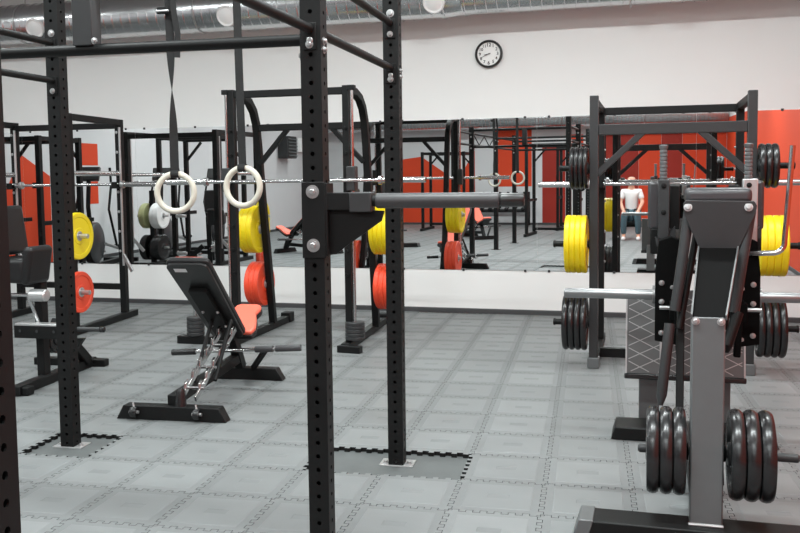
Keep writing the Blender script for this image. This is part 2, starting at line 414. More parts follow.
# ------------------------------------------------------------------ clock
ck = Thing('wall_clock', 'round white wall clock with black rim and black numerals', 'clock', (-1.592, WALL_Y, 2.645), world=True)
cc = Vector((-1.592, WALL_Y, 2.645)); fd = Vector((0, -1, 0))
ck.part('clock_rim', MB().lathe(cc, fd, [(.14, 0), (.142, .02), (.136, .04), (.124, .046), (.118, .036), (.116, .02)], 48), 'black_plastic')
ck.part('clock_dial', MB().lathe(cc, fd, [(.119, .004), (.119, .02), (0, .0201)], 48), 'clock_face')
def text_mesh(body, size):
    cu = bpy.data.curves.new('txt', 'FONT'); cu.body = body; cu.size = size; cu.align_x = 'CENTER'; cu.align_y = 'CENTER'; cu.extrude = .0008; cu.offset = size * .02
    ob = bpy.data.objects.new('txt', cu); C.objects.link(ob)
    dg = bpy.context.evaluated_depsgraph_get(); me = bpy.data.meshes.new_from_object(ob.evaluated_get(dg)); bpy.data.objects.remove(ob); return me
for h in range(1, 13):
    a = PI / 2 - h * PI / 6; r = .09
    o = link('numeral', text_mesh(str(h), .05 if h in (12, 6) else .042), 'black_plastic', ck.o, (r * math.cos(a), -.0215, r * math.sin(a))); o.rotation_euler = (PI / 2, 0, 0)
def hand(ang, ln, wd, off):
    d = Vector((math.sin(ang), 0, math.cos(ang))); s_ = Vector((d.z, 0, -d.x)); b = cc + fd * off
    return MB().prism([b - d * .018 - s_ * wd, b + d * ln - s_ * wd * .5, b + d * ln + s_ * wd * .5, b - d * .018 + s_ * wd], fd * .0015)
ck.part('hour_hand', hand(math.radians(8 * 30 + 20), .05, .004, .024), 'black_plastic')
ck.part('minute_hand', hand(math.radians(41 * 6), .075, .003, .027), 'black_plastic')
ck.part('hand_pin', MB().lathe(cc + fd * .02, fd, [(.006, 0), (.006, .011), (0, .012)], 12), 'black_plastic')

# ================================================================== POWER RIG
PS = 0.076
ru, rv = Vector((math.cos(TH), math.sin(TH), 0)), Vector((-math.sin(TH), math.cos(TH), 0))
POST = {'D': V(-1.2195, 4.238, 0), 'A': V(-3.032, 4.117, 0), 'M': V(-1.1665, 3.038, 0), 'L': V(-2.98, 2.92, 0),
        'N': V(-1.127, 1.29, 0), 'K': V(-2.86, 1.15, 0), 'S': V(-.93, -.45, 0), 'R': V(-2.76, -.55, 0)}
HGT = {'D': 2.75, 'A': 2.75, 'M': 2.25, 'L': 2.25, 'N': 2.25, 'K': 2.25, 'S': 2.25, 'R': 2.25}
rig = Thing('power_rig', 'black perforated steel power rig with pull-up bars bolted to the floor', 'rig', (-2.0, 2.0, 0), world=True)
off = Vector((-2.0, 2.0, 0))
up_me = {h: perforated(PS, h + MT, 0.05, 0.0085, 'upright') for h in (2.75, 2.25)}
for me in up_me.values(): me.materials.append(MATS['black_steel'])
for k_, p in POST.items():
    o = link('upright', up_me[HGT[k_]], None, rig.o, p - off + V(0, 0, -MT)); o.rotation_euler = (0, 0, TH)
    rec = k_ in 'DA'
    zb = -MT if rec else 0.0013
    fp = MB().prism([p + V(0, 0, zb) + ru * a + rv * b for a, b in ((-.085, -.045), (.085, -.045), (.085, .06), (-.085, .06))], (0, 0, .006))
    plate = rig.part('foot_plate', fp, 'silver_steel' if rec else 'black_steel', bev=.001)
    for a in (-.06, .06):
        rig.part('foot_bolt', bolt_mb(p + V(0, 0, zb + .006) + ru * a + rv * .0, (0, 0, 1), .013), 'zinc', parent=plate)
def rbar(a, b, z, r=.0175, end=True, z2=None):
    """round bar between posts a and b with bent-down plate ends"""
    z2 = z if z2 is None else z2
    pa, pb = POST[a] + V(0, 0, z), POST[b] + V(0, 0, z2); d = (pb - pa).normalized()
    return MB().tube([pa + d * (PS / 2), pb - d * (PS / 2)], r, 14)
def endplate(a, b, z):
    pa = POST[a]; d = (POST[b] - pa); d.z = 0; d.normalize(); sd = V(-d.y, d.x, 0)
    c = pa + d * (PS / 2 + .003) + V(0, 0, z - .02)
    return MB().beam(c - V(0, 0, .055), c + V(0, 0, .04), .05, .006, d), c - V(0, 0, .035), d
def side_bars(a, b, zs, r=.0175, bolts=True):
    for z in zs:
        rb = rig.part('side_bar', rbar(a, b, z, r), 'black_steel')
        for p, q in ((a, b), (b, a)):
            mb, c, d = endplate(p, q, z); ep = rig.part('end_plate', mb, 'black_steel', parent=rb, bev=.002)
            rig.part('bolt', bolt_mb(c + d * .003, d, .012), 'zinc', parent=rb)
side_bars('M', 'D', (1.945, 2.16)); side_bars('A', 'L', (1.945, 2.14)); side_bars('M', 'N', (1.945,)); side_bars('L', 'K', (1.945, 2.14)); side_bars('N', 'S', (1.945,)); side_bars('K', 'R', (1.945, 2.14))
# zigzag trusses on the long side
for a, b in (('L', 'K'),):
    pa, pb = POST[a], POST[b]
    for i in range(4):
        p = pa.lerp(pb, (i + .4) / 4.8) + V(0, 0, 1.96 if i % 2 else 2.125); q = pa.lerp(pb, (i + 1.4) / 4.8) + V(0, 0, 2.125 if i % 2 else 1.96)
        rig.part('truss_strut', MB().tube([p, q], .010, 8), 'black_steel')
# front and rear cross bars
def xbar(a, b, z, r=.021):
    rb = rig.part('pull_up_bar', rbar(a, b, z, r), 'black_steel')
    for p, q in ((a, b), (b, a)):
        mb, c, d = endplate(p, q, z); rig.part('end_plate', mb, 'black_steel', parent=rb, bev=.002); rig.part('bolt', bolt_mb(c + d * .003, d, .012), 'zinc', parent=rb)
xbar('L', 'M', 1.912); xbar('L', 'M', 2.20, .024); xbar('K', 'N', 2.12); xbar('R', 'S', 2.12); xbar('R', 'S', 1.94)
rig.part('top_beam', MB().beam(POST['A'] + V(0, 0, 2.68) + ru * .04, POST['D'] + V(0, 0, 2.68) - ru * .04, .06, .08), 'black_steel', bev=.003)
rig.part('hanger_post', MB().prism([POST['L'].lerp(POST['M'], .508) + V(0, 0, 1.925) + ru * a + rv * b for a, b in ((-.04, -.03), (.04, -.03), (.04, .04), (-.04, .04))], (0, 0, .27)), 'graphite_steel', bev=.003)
rig.part('bolt', bolt_mb(POST['L'].lerp(POST['M'], .508) + V(0, 0, 1.94) + ru * .05 - rv * .03, (0, -1, 0), .010), 'zinc')
for k_, zs in (('M', (1.903,)), ('D', (2.205, 1.909)), ('A', (2.19, 1.893)), ('N', (1.9,)), ('L', (1.9, 2.2)), ('K', (1.9, 2.1)), ('S', (2.1, 1.9, 1.5)), ('R', (2.1, 1.9))):
    for z in zs:
        p = POST[k_] + V(0, 0, z) - rv * PS / 2
        rig.part('bolt', bolt_mb(p, -rv, .0155), 'zinc')
for z in (1.905, 1.875):
    p = POST['M'] + V(0, 0, z) + ru * PS / 2; rig.part('bolt', bolt_mb(p, ru, .012), 'zinc')
    p = POST['D'] + V(0, 0, z + .03) + ru * PS / 2; rig.part('bolt', bolt_mb(p, ru, .010), 'zinc')
p = POST['M'] + V(0, 0, 1.885) - ru * PS / 2; rig.part('bolt', bolt_mb(p, -ru, .010), 'zinc')
# --- dip arm fixed to the middle upright
dip = Thing('dip_arm', 'black dip bar with a grey grip bolted to the perforated upright', 'dip bar', (-1.1665, 2.98, 1.14), world=True)
m0 = POST['M']; fr = m0 - rv * (PS / 2)
def W_(a, b, z): return m0 + ru * a - rv * (PS / 2 + b) + V(0, 0, z)
dip.part('mount_plate', MB().prism([W_(-.042, .008, 1.132), W_(.046, .008, 1.132), W_(.046, .008, 1.405), W_(-.042, .008, 1.405)], rv * .008), 'black_steel', bev=.002)
dip.part('side_plate', MB().prism([W_(.046, .008, 1.14), W_(.046, .008, 1.40), W_(.046, -.075, 1.40), W_(.046, -.075, 1.14)], ru * .007), 'black_steel', bev=.002)
for z in (1.37, 1.178):
    wsh = dip.part('washer', MB().lathe(W_(0, .008, z), -rv, [(.024, 0), (.024, .003), (.012, .0035)], 24), 'zinc')
    dip.part('bolt_head', bolt_mb(W_(0, .011, z), -rv, .013), 'zinc', parent=wsh)
dip.part('gusset_plate', MB().prism([W_(.05, -.02, 1.145), W_(.075, -.02, 1.145), W_(.115, -.02, 1.175), W_(.245, -.02, 1.265), W_(.255, -.02, 1.30), W_(.05, -.02, 1.31)], rv * .008), 'black_steel', bev=.001)
dip.part('arm_tube', MB().beam(W_(.05, -.02, 1.335), W_(.155, -.02, 1.335), .05, .062), 'black_steel', bev=.003)
dip.part('arm_sleeve', MB().beam(W_(.135, -.02, 1.332), W_(.215, -.02, 1.332), .066, .07), 'graphite_steel', bev=.004)
dip.part('arm_bar', MB().tube([W_(.2, -.02, 1.336), W_(.745, -.02, 1.336)], .021, 20), 'black_steel')
dip.part('grip', MB().lathe(W_(.225, -.02, 1.336), ru, [(.02, 0), (.026, .004), (.027, .01), (.027, .43), (.026, .436), (.02, .44)], 24), 'grey_grip')
dip.part('end_cap', MB().lathe(W_(.665, -.02, 1.336), ru, [(.021, 0), (.024, .003), (.024, .075), (.02, .082), (0, .083)], 24), 'black_plastic')

# --- gymnastic rings on webbing straps
def ring(loc, rot, label, strap_top, tw):
    c = Vector(loc)
    t = Thing('gymnastic_ring', label, 'gym ring', tuple(c), world=True, group='gymnastic rings on straps')
    n = Vector((math.sin(rot), -math.cos(rot), 0.03)).normalized()
    t.part('ring', MB().torus(c, n, .0965, .0155, 56, 14), 'ring_wood')
    top = Vector(strap_top); bot = c + V(0, 0, .096); mb = MB(); vs = []; N_ = 60
    # loop around the ring, then the ribbon going up with its twist
    lp = []
    for i in range(13):
        a = -PI / 2 + PI * 2 * i / 12
    for i in range(N_ + 1):
        f = i / N_; p = (bot + V(0, 0, -.018)).lerp(top, f)
        a = rot + tw(f)
        d = V(math.cos(a), math.sin(a), 0) * .0215; q = V(-math.sin(a), math.cos(a), 0) * .0016
        vs += [p - d - q, p + d - q, p + d + q, p - d + q]
    fs = [(i * 4 + k, i * 4 + (k + 1) % 4, i * 4 + 4 + (k + 1) % 4, i * 4 + 4 + k) for i in range(N_) for k in range(4)] + [(3, 2, 1, 0), tuple(N_ * 4 + k for k in range(4))]
    t.part('strap', mb.add(vs, fs), 'strap_web')
    e1 = V(math.cos(rot), math.sin(rot), 0); nn = V(-math.sin(rot), math.cos(rot), 0)
    lo = []
    for i in range(15):
        a = PI * .5 - PI * 2 * i / 14; lo.append(bot + nn * math.cos(a) * .019 + V(0, 0, math.sin(a) * .019 - .0))
    t.part('strap_loop', MB().rbeam(lo, .042, .003, e1), 'strap_web')
    return t
zt = 2.64
r1 = ring((-2.375, 4.16, 1.352), math.radians(14), 'pale wooden gymnastic ring on a twisted strap with a loose tail', (-2.386, 4.16, zt), lambda f: 0 if f < .12 else (1.45 * min(1, (f - .12) / .2) if f < .32 else 1.45 + 1.69 * min(1, (f - .32) / .22)))
r2 = ring((-2.005, 4.185, 1.378), math.radians(-4), 'pale wooden gymnastic ring on a flat straight strap', (-2.02, 4.185, zt), lambda f: .05)
b0 = V(-2.386, 4.15, 2.24)
bk = r1.part('buckle', MB().box(b0 + V(-.02, -.012, .04), (.06, .02, .035)), 'black_steel', bev=.004)
r1.part('buckle_pin', MB().tube([b0 + V(-.05, -.024, .035), b0 + V(.02, -.024, .035)], .006, 8), 'zinc', parent=bk)
r1.part('strap_tail', MB().rbeam([b0 + V(.035, 0, .42), b0 + V(.03, -.01, .2), b0 + V(.045, -.015, .02), b0 + V(.06, -.01, -.08), b0 + V(.052, -.008, -.2)], .004, .03, (.35, -.9, 0)), 'strap_web')

# ================================================================== PLATES
def plate_meshes(name, R, th, kind):
    if kind == 'bumper':
        prof = [(.026, -th * .5), (R * .33, -th * .5), (R * .36, -th * .36), (R * .78, -th * .36), (R * .82, -th * .5), (R * .97, -th * .5), (R, -th * .34), (R, th * .34), (R * .97, th * .5), (R * .82, th * .5), (R * .78, th * .36), (R * .36, th * .36), (R * .33, th * .5), (.026, th * .5), (.026, -th * .5)]
    else:
        prof = [(.026, -th * .35), (R * .3, -th * .35), (R * .34, -th * .2), (R * .7, -th * .2), (R * .76, -th * .42), (R * .85, -th * .5), (R * .94, -th * .45), (R * .985, -th * .25), (R, 0), (R * .985, th * .25), (R * .94, th * .45), (R * .85, th * .5), (R * .76, th * .42), (R * .7, th * .2), (R * .34, th * .2), (R * .3, th * .35), (.026, th * .35), (.026, -th * .35)]
    a = MB().lathe((0, 0, 0), (1, 0, 0), prof, 48).mesh(name)
    hub = MB().lathe((0, 0, 0), (1, 0, 0), [(.0255, -th * .55), (.042, -th * .55), (.045, -th * .5), (.045, th * .5), (.042, th * .55), (.0255, th * .55), (.0255, -th * .55)], 28).mesh('hub')
    return a, hub
ORD = {1: ['single'], 2: ['outer', 'inner'], 3: ['outermost', 'middle', 'innermost'], 4: ['outermost', 'second outermost', 'second innermost', 'innermost'], 5: ['outermost', 'second from the end', 'third', 'fourth', 'innermost']}
PM = {}
def plate_stack(colour, kind, R, th, n, p0, ax, where, group, mats, gap=1.0, oname='weight_plate'):
    """p0 = face of the innermost plate, ax = outward direction; each plate is a thing"""
    key = (kind, R, th, mats)
    if key not in PM:
        a, h = plate_meshes('plate_disc', R, th, kind); a.materials.append(MATS[mats[0]]); h.materials.append(MATS[mats[1]]); PM[key] = (a, h)
    a, h = PM[key]; ax = Vector(ax).normalized(); rz = math.atan2(ax.y, ax.x)
    for i in range(n):
        c = Vector(p0) + ax * (th * gap * (i + .5))
        nm = ORD[n][n - 1 - i]
        label = f'{nm + " " if n > 1 else ""}{colour} {where}'
        t = Thing(oname, label, 'weight plate', tuple(c), rz, group)
        link('plate_disc', a, None, t.o); link('hub', h, None, t.o)
YEL = ('yellow_rubber', 'silver_steel'); RED = ('red_rubber', 'silver_steel'); BLK = ('black_rubber', 'graphite_steel')

# ================================================================== HALF RACK by the mirror
hx0, hx1, hy0, hy1, HT = -.402, .668, 6.655, 7.55, 1.985
hr = Thing('half_rack', 'graphite half rack with diagonal braces and plate pegs in front of the mirror', 'rack', (.133, 7.0, 0), world=True)
for xx in (hx0, hx1):
    hr.part('front_upright', MB().span(xx - .031, xx + .031, hy0 - .035, hy0 + .035, 0.07, HT), 'graphite_steel', bev=.004)
    hr.part('foot_cap', MB().span(xx - .042, xx + .042, hy0 - .05, hy0 + .05, 0.0015, .08), 'grey_steel', bev=.006)
    hr.part('rear_upright', MB().span(xx - .03, xx + .03, hy1 - .03, hy1 + .03, 0.06, HT - .02), 'black_steel', bev=.004)
    hr.part('base_beam', MB().span(xx - .03, xx + .03, hy0 + .05, hy1 + .28, .0015, .06), 'black_steel', bev=.004)
    hr.part('top_side_beam', MB().span(xx - .025, xx + .025, hy0 + .035, hy1 - .03, HT - .07, HT - .015), 'black_steel', bev=.004)
    for z in (1.9, 1.62, 1.45, 1.2, .95, .7):
        hr.part('bolt', bolt_mb((xx - (.03 if xx > 0 else -.03), hy1 - .0, z), (-1 if xx > 0 else 1, 0, 0), .011), 'zinc')
    s = 1 if xx > 0 else -1
    for z in (1.465, .912, .333):
        ln = .245 if z < 1 else .20
        if s > 0: ln += .03
        pg = hr.part('plate_peg', MB().lathe((xx + s * .031, hy0, z), (s, 0, 0), [(.034, 0), (.034, .008), (.022, .010), (.022, ln), (.026, ln + .002), (.026, ln + .014), (.018, ln + .018), (0, ln + .019)], 20), 'black_steel')
hr.part('rear_top_beam', MB().span(hx0 + .03, hx1 - .03, hy1 - .025, hy1 + .025, HT - .085, HT - .025), 'black_steel', bev=.004)
hr.part('cross_beam', MB().span(hx0 + .031, hx1 - .031, hy0 - .028, hy0 + .028, 1.702, 1.778), 'graphite_steel', bev=.004)
for xx, s in ((hx0, 1), (hx1, -1)):
    hr.part('diagonal_brace', MB().beam((xx + s * .02, hy0, 1.42), (xx + s * .345, hy0, 1.72), .045, .052, (0, 1, 0)), 'graphite_steel', bev=.004)
hr.part('lower_rear_beam', MB().span(hx0 + .03, hx1 - .03, hy1 - .6, hy1 - .54, .02, .09), 'black_steel', bev=.004)
for xx, s in ((hx0, 1), (hx1, -1)):
    hr.part('bar_hook', MB().span(xx - .03, xx + .03, hy1 - .12, hy1 - .03, 1.31, 1.325).span(xx - .03, xx + .03, hy1 - .13, hy1 - .115, 1.31, 1.38).span(xx - .034, xx + .034, hy1 - .032, hy1 - .029, 1.29, 1.44), 'black_steel', bev=.003)
# horizontal barbell in the rack
def barbell(p0, p1, label, sl=.40, m='chrome'):
    p0, p1 = Vector(p0), Vector(p1); d = (p1 - p0).normalized(); L_ = (p1 - p0).length
    t = Thing('barbell', label, 'barbell', tuple((p0 + p1) / 2), world=True)
    t.part('shaft', MB().tube([p0 + d * .03, p1 - d * .03], .014, 16), m)
    for a, dd in ((p0, d), (p1, -d)):
        t.part('sleeve', MB().lathe(a, dd, [(.02, 0), (.0245, .004), (.0245, sl), (.02, sl + .001)], 20), m)
        t.part('collar', MB().lathe(a + dd * sl, dd, [(.037, 0), (.039, .004), (.039, .026), (.034, .03), (.016, .034)], 20), 'zinc')
    return t
barbell((-.905, hy1 - .072, 1.340), (1.28, hy1 - .072, 1.340), 'chrome barbell racked on the half rack before the mirror')
for s, xx, wh in ((-1, hx0, 'facing the Smith machine'), (1, hx1, 'facing the orange wall')):
    x_ = xx + s * .042; k3 = 'half rack peg plates'
    plate_stack('small black plate', 'iron', .155, .032 if s < 0 else .042, 4 if s < 0 else 3, (x_, hy0, 1.465), (s, 0, 0), f'on the half rack\'s top peg {wh}', k3, BLK)
    plate_stack('yellow bumper plate', 'bumper', .212, .038 if s < 0 else .045, 4, (x_ + s * .006, hy0, .912), (s, 0, 0), f'on the half rack\'s middle peg {wh}', k3, YEL)
    plate_stack('large black plate', 'iron', .205, .044 if s < 0 else .047, 4, (x_ + s * .002, hy0, .333), (s, 0, 0), f'on the half rack\'s low peg {wh}', k3, BLK)

# ================================================================== SMITH MACHINE
SX = (-3.415, -2.395); SY = 6.95; SH = 2.165
sm = Thing('smith_machine', 'black Smith machine with curved rear posts and chrome guide rods before the mirror', 'smith machine', (-2.92, 7.4, 0), world=True)
for xx, s in ((SX[0], -1), (SX[1], 1)):
    yb = 8.2 if s < 0 else 8.3
    sm.part('base_beam', MB().beam((xx + s * 0, 6.82, .035), (xx - (.05 if s < 0 else .10), yb, .035), .07, .064), 'black_steel', bev=.005)
    sm.part('foot_end', MB().box((xx - (.05 if s < 0 else .10), yb - .03, .05), (.10, .12, .097)), 'black_steel', bev=.01)
    sm.part('front_post', MB().span(xx - .028, xx + .028, SY - .03, SY + .03, .065, SH), 'black_steel', bev=.004)
    pts = [V(xx, SY + .03, SH - .03), V(xx, SY + .2, SH - .035), V(xx, SY + .33, SH - .075), V(xx, SY + .42, SH - .15), V(xx, SY + .475, SH - .26), V(xx, SY + .51, SH - .45), V(xx, SY + .58, 1.2), V(xx, SY + .68, .6), V(xx - .02, SY + .80, .06)]
    sm.part('rear_post', MB().rbeam(pts, .06, .06, (1, 0, 0)), 'black_steel', bev=.004)
    rx = xx + s * .048
    sm.part('guide_rod', MB().tube([(rx, SY - .01, .22), (rx, SY - .01, SH - .02)], .0145, 16), 'chrome')
    sm.part('rod_holder', MB().span(rx - .03, rx + .03, SY - .04, SY + .02, SH - .04, SH), 'black_steel', bev=.004)
    sm.part('carriage', MB().span(rx - .04, rx + .035, SY - .06, SY + .03, 1.31, 1.51), 'graphite_steel', bev=.008)
    for i in range(7):
        z = .62 + i * .2
        if abs(z - 1.41) > .15: sm.part('catch_pin', MB().lathe((xx + s * .0, SY - .03, z), (0, -1, 0), [(.010, 0), (.010, .03), (.014, .032), (.014, .038), (0, .039)], 10), 'black_steel')
    # spring stack at the bottom of the rod
    sx_ = rx - (.0 if s > 0 else .0)
    st = sm.part('stop_base', MB().beam((rx - .10, SY - .14, .03), (rx + .10, SY - .16, .03), .07, .058), 'black_steel', bev=.006)
    for i in range(5):
        sm.part('counterweight', MB().lathe((rx, SY - .01, .085 + i * .03), (0, 0, 1), [(.02, 0), (.078, 0), (.082, .004), (.082, .024), (.078, .028), (.02, .028)], 24), 'graphite_steel', parent=st)
    for z, ln in ((.955, .20), (.44, .17)):
        f = Vector((xx, SY + (.61 if z > .6 else .71), z))
        sm.part('plate_peg', MB().lathe(f + V(s * .03, 0, 0), (s, 0, 0), [(.034, 0), (.034, .008), (.022, .01), (.022, ln), (.018, ln + .004), (0, ln + .005)], 18), 'silver_steel')
# extra stack on the outrigger foot
sm.part('outrigger', MB().beam((-3.95, 6.90, .035), (-3.42, 6.92, .035), .08, .068), 'black_steel', bev=.006)
for i in range(5):
    sm.part('counterweight', MB().lathe((-3.79, 6.91, .072 + i * .033), (0, 0, 1), [(.02, 0), (.072, 0), (.076, .004), (.076, .027), (.072, .031), (.02, .031)], 24), 'graphite_steel')
sm.part('stack_pin', MB().tube([(-3.79, 6.91, .07), (-3.79, 6.91, .31)], [.016, .016], 12), 'chrome')
sm.part('top_beam', MB().span(SX[0] + .03, SX[1] - .03, SY - .025, SY + .025, SH - .07, SH - .012), 'black_steel', bev=.004)
sm.part('rear_beam', MB().span(SX[0] + .03, SX[1] - .03, SY + .455, SY + .505, 1.84, 1.90), 'black_steel', bev=.004)
for xx, s in ((SX[0], 1), (SX[1], -1)):
    sm.part('diagonal_brace', MB().beam((xx + s * .02, SY + .5, 1.55), (xx + s * .3, SY + .48, 1.85), .04, .045, (0, 1, 0)), 'black_steel', bev=.004)
sm.part('bar', MB().tube([(-4.02, SY - .055, 1.395), (-1.72, SY - .055, 1.395)], .0145, 16), 'chrome')
for a, s in ((-4.02, 1), (-1.72, -1)):
    sm.part('sleeve', MB().lathe((a, SY - .055, 1.395), (s, 0, 0), [(.02, 0), (.024, .004), (.024, .36), (.036, .362), (.036, .39), (.016, .395)], 20), 'chrome')
for s, xx, wh, ny in ((-1, SX[0], 'post facing the squat stand', 3), (1, SX[1], 'post facing the half rack', 4)):
    plate_stack('yellow bumper plate', 'bumper', .22, .048 if ny == 3 else .04, ny, (xx + s * .042, SY + .61, .955), (s, 0, 0), f'on the Smith machine {wh}', 'Smith machine plates', YEL)
    plate_stack('red bumper plate', 'bumper', .205, .045, 3, (xx + s * .042, SY + .71, .44), (s, 0, 0), f'on the Smith machine {wh}', 'Smith machine plates', RED)

# ================================================================== SQUAT STAND on the left
sq = Thing('squat_stand', 'black squat stand with a chrome safety bar and yellow plate, near the mirror', 'rack', (-5.7, 7.6, 0), world=True)
for k_ in range(2):
    dx = -1.25 * k_
    f0, f1 = V(-5.10 + dx, 7.05, 0), V(-5.20 + dx, 8.02, 0)
    sq.part('base_beam', MB().beam(f0 + V(.02, -.12, .035), f1 + V(-.02, .22, .035), .07, .065), 'black_steel', bev=.005)
    sq.part('front_post', MB().span(f0.x - .032, f0.x + .032, f0.y - .032, f0.y + .032, .065, 2.03), 'black_steel', bev=.004)
    sq.part('rear_post', MB().span(f1.x - .032, f1.x + .032, f1.y - .032, f1.y + .032, .065, 2.03), 'black_steel', bev=.004)
    sq.part('track', MB().span(f1.x + .02, f1.x + .036, f1.y - .05, f1.y - .03, .55, 1.95), 'silver_steel', bev=.002)
    sq.part('bar_hook', MB().span(f1.x - .03, f1.x + .03, 7.91, 7.99, 1.335, 1.349).span(f1.x - .03, f1.x + .03, 7.90, 7.912, 1.335, 1.40), 'black_steel')
    sq.part('top_bar', MB().beam(f0 + V(0, -.03, 2.0), f1 + V(0, .03, 2.0), .05, .06), 'black_steel', bev=.004)
    sq.part('safety_bar', MB().tube([f0 + V(.0, -.03, 1.485), f1 + V(.0, .03, 1.485)], .024, 16), 'chrome')
    for i in range(7):
        sq.part('bolt', bolt_mb(f1 + V(.0, -.05, .7 + i * .2), (0, -1, 0), .012), 'zinc')
    sq.part('spotter_hook', MB().beam(f1 + V(.03, -.04, .66), f1 + V(.15, -.08, .5), .02, .04), 'zinc', bev=.004)
    for z in (.915, .40):
        sq.part('plate_peg', MB().lathe(f0 + V(.03, 0, z), (1, 0, 0), [(.034, 0), (.034, .008), (.022, .01), (.022, .14), (0, .145)], 18), 'silver_steel')
sq.part('cross_beam', MB().span(-6.42, -5.23, 7.99, 8.05, 1.94, 2.0), 'black_steel', bev=.004)
sq.part('low_cross_beam', MB().span(-6.42, -5.23, 7.99, 8.05, .3, .36), 'black_steel', bev=.004)
plate_stack('yellow bumper plate', 'bumper', .215, .045, 1, (-5.06, 7.05, .915), (1, 0, 0), 'on the squat stand peg', 'squat stand plates', YEL)
plate_stack('red bumper plate', 'bumper', .19, .045, 1, (-5.06, 7.05, .40), (1, 0, 0), 'on the squat stand low peg', 'squat stand plates', RED)
barbell((-6.75, 7.95, 1.375), (-4.72, 7.95, 1.375), 'chrome barbell resting across the black squat stand')

# ================================================================== ADJUSTABLE BENCH
bn = Thing('adjustable_bench', 'adjustable bench with black-backed salmon pads raised on a chrome ladder', 'bench', (-2.72, 4.66, 0), .085)
bn.part('front_foot', MB().prism([(-.345, -.04, .0015), (.345, -.04, .0015), (.30, -.04, .085), (-.30, -.04, .085)], (0, .08, 0)), 'black_steel', bev=.004)
bn.part('rear_foot', MB().prism([(-.26, 1.05, .0015), (.33, 1.05, .0015), (.28, 1.05, .085), (-.21, 1.05, .085)], (0, .08, 0)), 'black_steel', bev=.004)
for xx in (-.22, .175):
    wh = bn.part('wheel', MB().lathe((xx - .018, -.06, .052), (1, 0, 0), [(.01, 0), (.028, 0), (.031, .006), (.031, .03), (.028, .036), (.01, .036)], 20), 'black_rubber')
    bn.part('axle', MB().tube([(xx - .03, -.06, .052), (xx + .03, -.06, .052)], .01, 10).tube([(xx, -.055, .06), (xx - .012, -.045, .105)], .006, 8), 'zinc', parent=wh)
bn.part('spine', MB().beam((0, .0, .115), (0, 1.06, .16), .07, .06), 'black_steel', bev=.004)
bn.part('rubber_cone', MB().lathe((.05, -.0, .086), (0, 0, 1), [(.036, 0), (.034, .01), (.027, .085), (.02, .1), (.008, .104), (0, .104)], 20), 'black_rubber')
# chrome ladder
for xx in (.03, .12):
    bn.part('ladder_rail', MB().beam((xx, .05, .115), (xx, .72, .42), .012, .035), 'chrome', bev=.002)
for i in range(6):
    y_ = .10 + i * .105; z_ = .135 + i * .048
    for xx in (.022, .112):
        bn.part('ladder_tooth', MB().prism([(xx, y_, z_), (xx, y_ + .012, z_ + .06), (xx, y_ + .045, z_ + .075), (xx, y_ + .035, z_ + .045), (xx, y_ + .06, z_ + .02)], (.016, 0, 0)), 'chrome', bev=.002)
for y_ in (.14, .33, .55): bn.part('ladder_rung', MB().tube([(.015, y_, .15 + (y_ - .12) * .457), (.14, y_, .15 + (y_ - .12) * .457)], .010, 12), 'chrome')
# back pad: leans towards the near foot
pb, pt_ = V(.01, .87, .335), V(.01, .20, .90)
pd = (pt_ - pb).normalized(); pn = V(0, pd.z, -pd.y)   # face normal towards the far side
if pn.y < 0: pn = -pn
def slab(b, t, wd, th, nrm, off0=0.0, taper=0.86, rnd=.045):
    u = (t - b).normalized(); L_ = (t - b).length; s_ = V(1, 0, 0); out = []
    w0, w1 = wd * taper / 2, wd / 2
    pts = []
    for (cx, cz, a0, sgn) in ((w0 - rnd, rnd, -PI / 2, 0), (w1 - rnd, L_ - rnd, 0, 0), (-(w1 - rnd), L_ - rnd, PI / 2, 0), (-(w0 - rnd), rnd, PI, 0)):
        for i in range(6):
            a = a0 + PI / 2 * i / 5; pts.append((cx + rnd * math.cos(a), cz + rnd * math.sin(a)))
    return MB().prism([b + s_ * x_ + u * z_ + nrm * off0 for x_, z_ in pts], nrm * th)
bn.part('back_board', slab(pb, pt_, .27, .018, pn), 'black_plastic', bev=.003)
bn.part('back_pad', slab(pb - pd * .005, pt_ + pd * .008, .285, .042, pn, .018), 'black_vinyl', bev=.014, seg=3)
bn.part('back_cushion', slab(pb + pd * .02, pt_ - pd * .012, .245, .014, pn, .058), 'salmon_vinyl', bev=.006, seg=3)
bn.part('maker_label', MB().prism([pt_ - pd * .075 + V(-.09, 0, 0) - pn * .001, pt_ - pd * .075 + V(-.01, 0, 0) - pn * .001, pt_ - pd * .04 + V(-.01, 0, 0) - pn * .001, pt_ - pd * .04 + V(-.09, 0, 0) - pn * .001], -pn * .0015), 'label_white')
bn.part('back_frame', MB().beam(pb - pn * .02 + pd * .02, pb.lerp(pt_, .72) - pn * .02, .12, .035, (0, 1, 0)), 'black_steel', bev=.004)
for z_ in (.25, .45):
    for xx in (-.04, .06): bn.part('bolt', bolt_mb(pb.lerp(pt_, z_) + V(xx, 0, 0) - pn * .038, -pn, .009), 'zinc')
for xx, yb, zb in ((.012, .28, .16), (.142, .30, .17)):
    a = pb.lerp(pt_, .32) + V(xx - .03, 0, 0) - pn * .03
    bn.part('support_strut', MB().tube([a, (xx, yb, zb)], .013, 12), 'black_steel')
sd0, sd1 = V(.025, .95, .31), V(.025, 1.22, .43)
def seat_poly(off0):
    d = (sd1 - sd0).normalized(); L_ = (sd1 - sd0).length; n_ = V(0, -d.z, d.y); prof = [(0, .125), (.06, .14), (.16, .115), (.24, .085), (.30, .10), (.34, .095), (.36, .06)]
    pts = [sd0 + d * h + V(x_, 0, 0) + n_ * off0 for h, x_ in prof] + [sd0 + d * h + V(-x_, 0, 0) + n_ * off0 for h, x_ in reversed(prof)]
    return pts, n_
a, n_ = seat_poly(0); bn.part('seat_base', MB().prism(a, n_ * .03), 'black_vinyl', bev=.006)
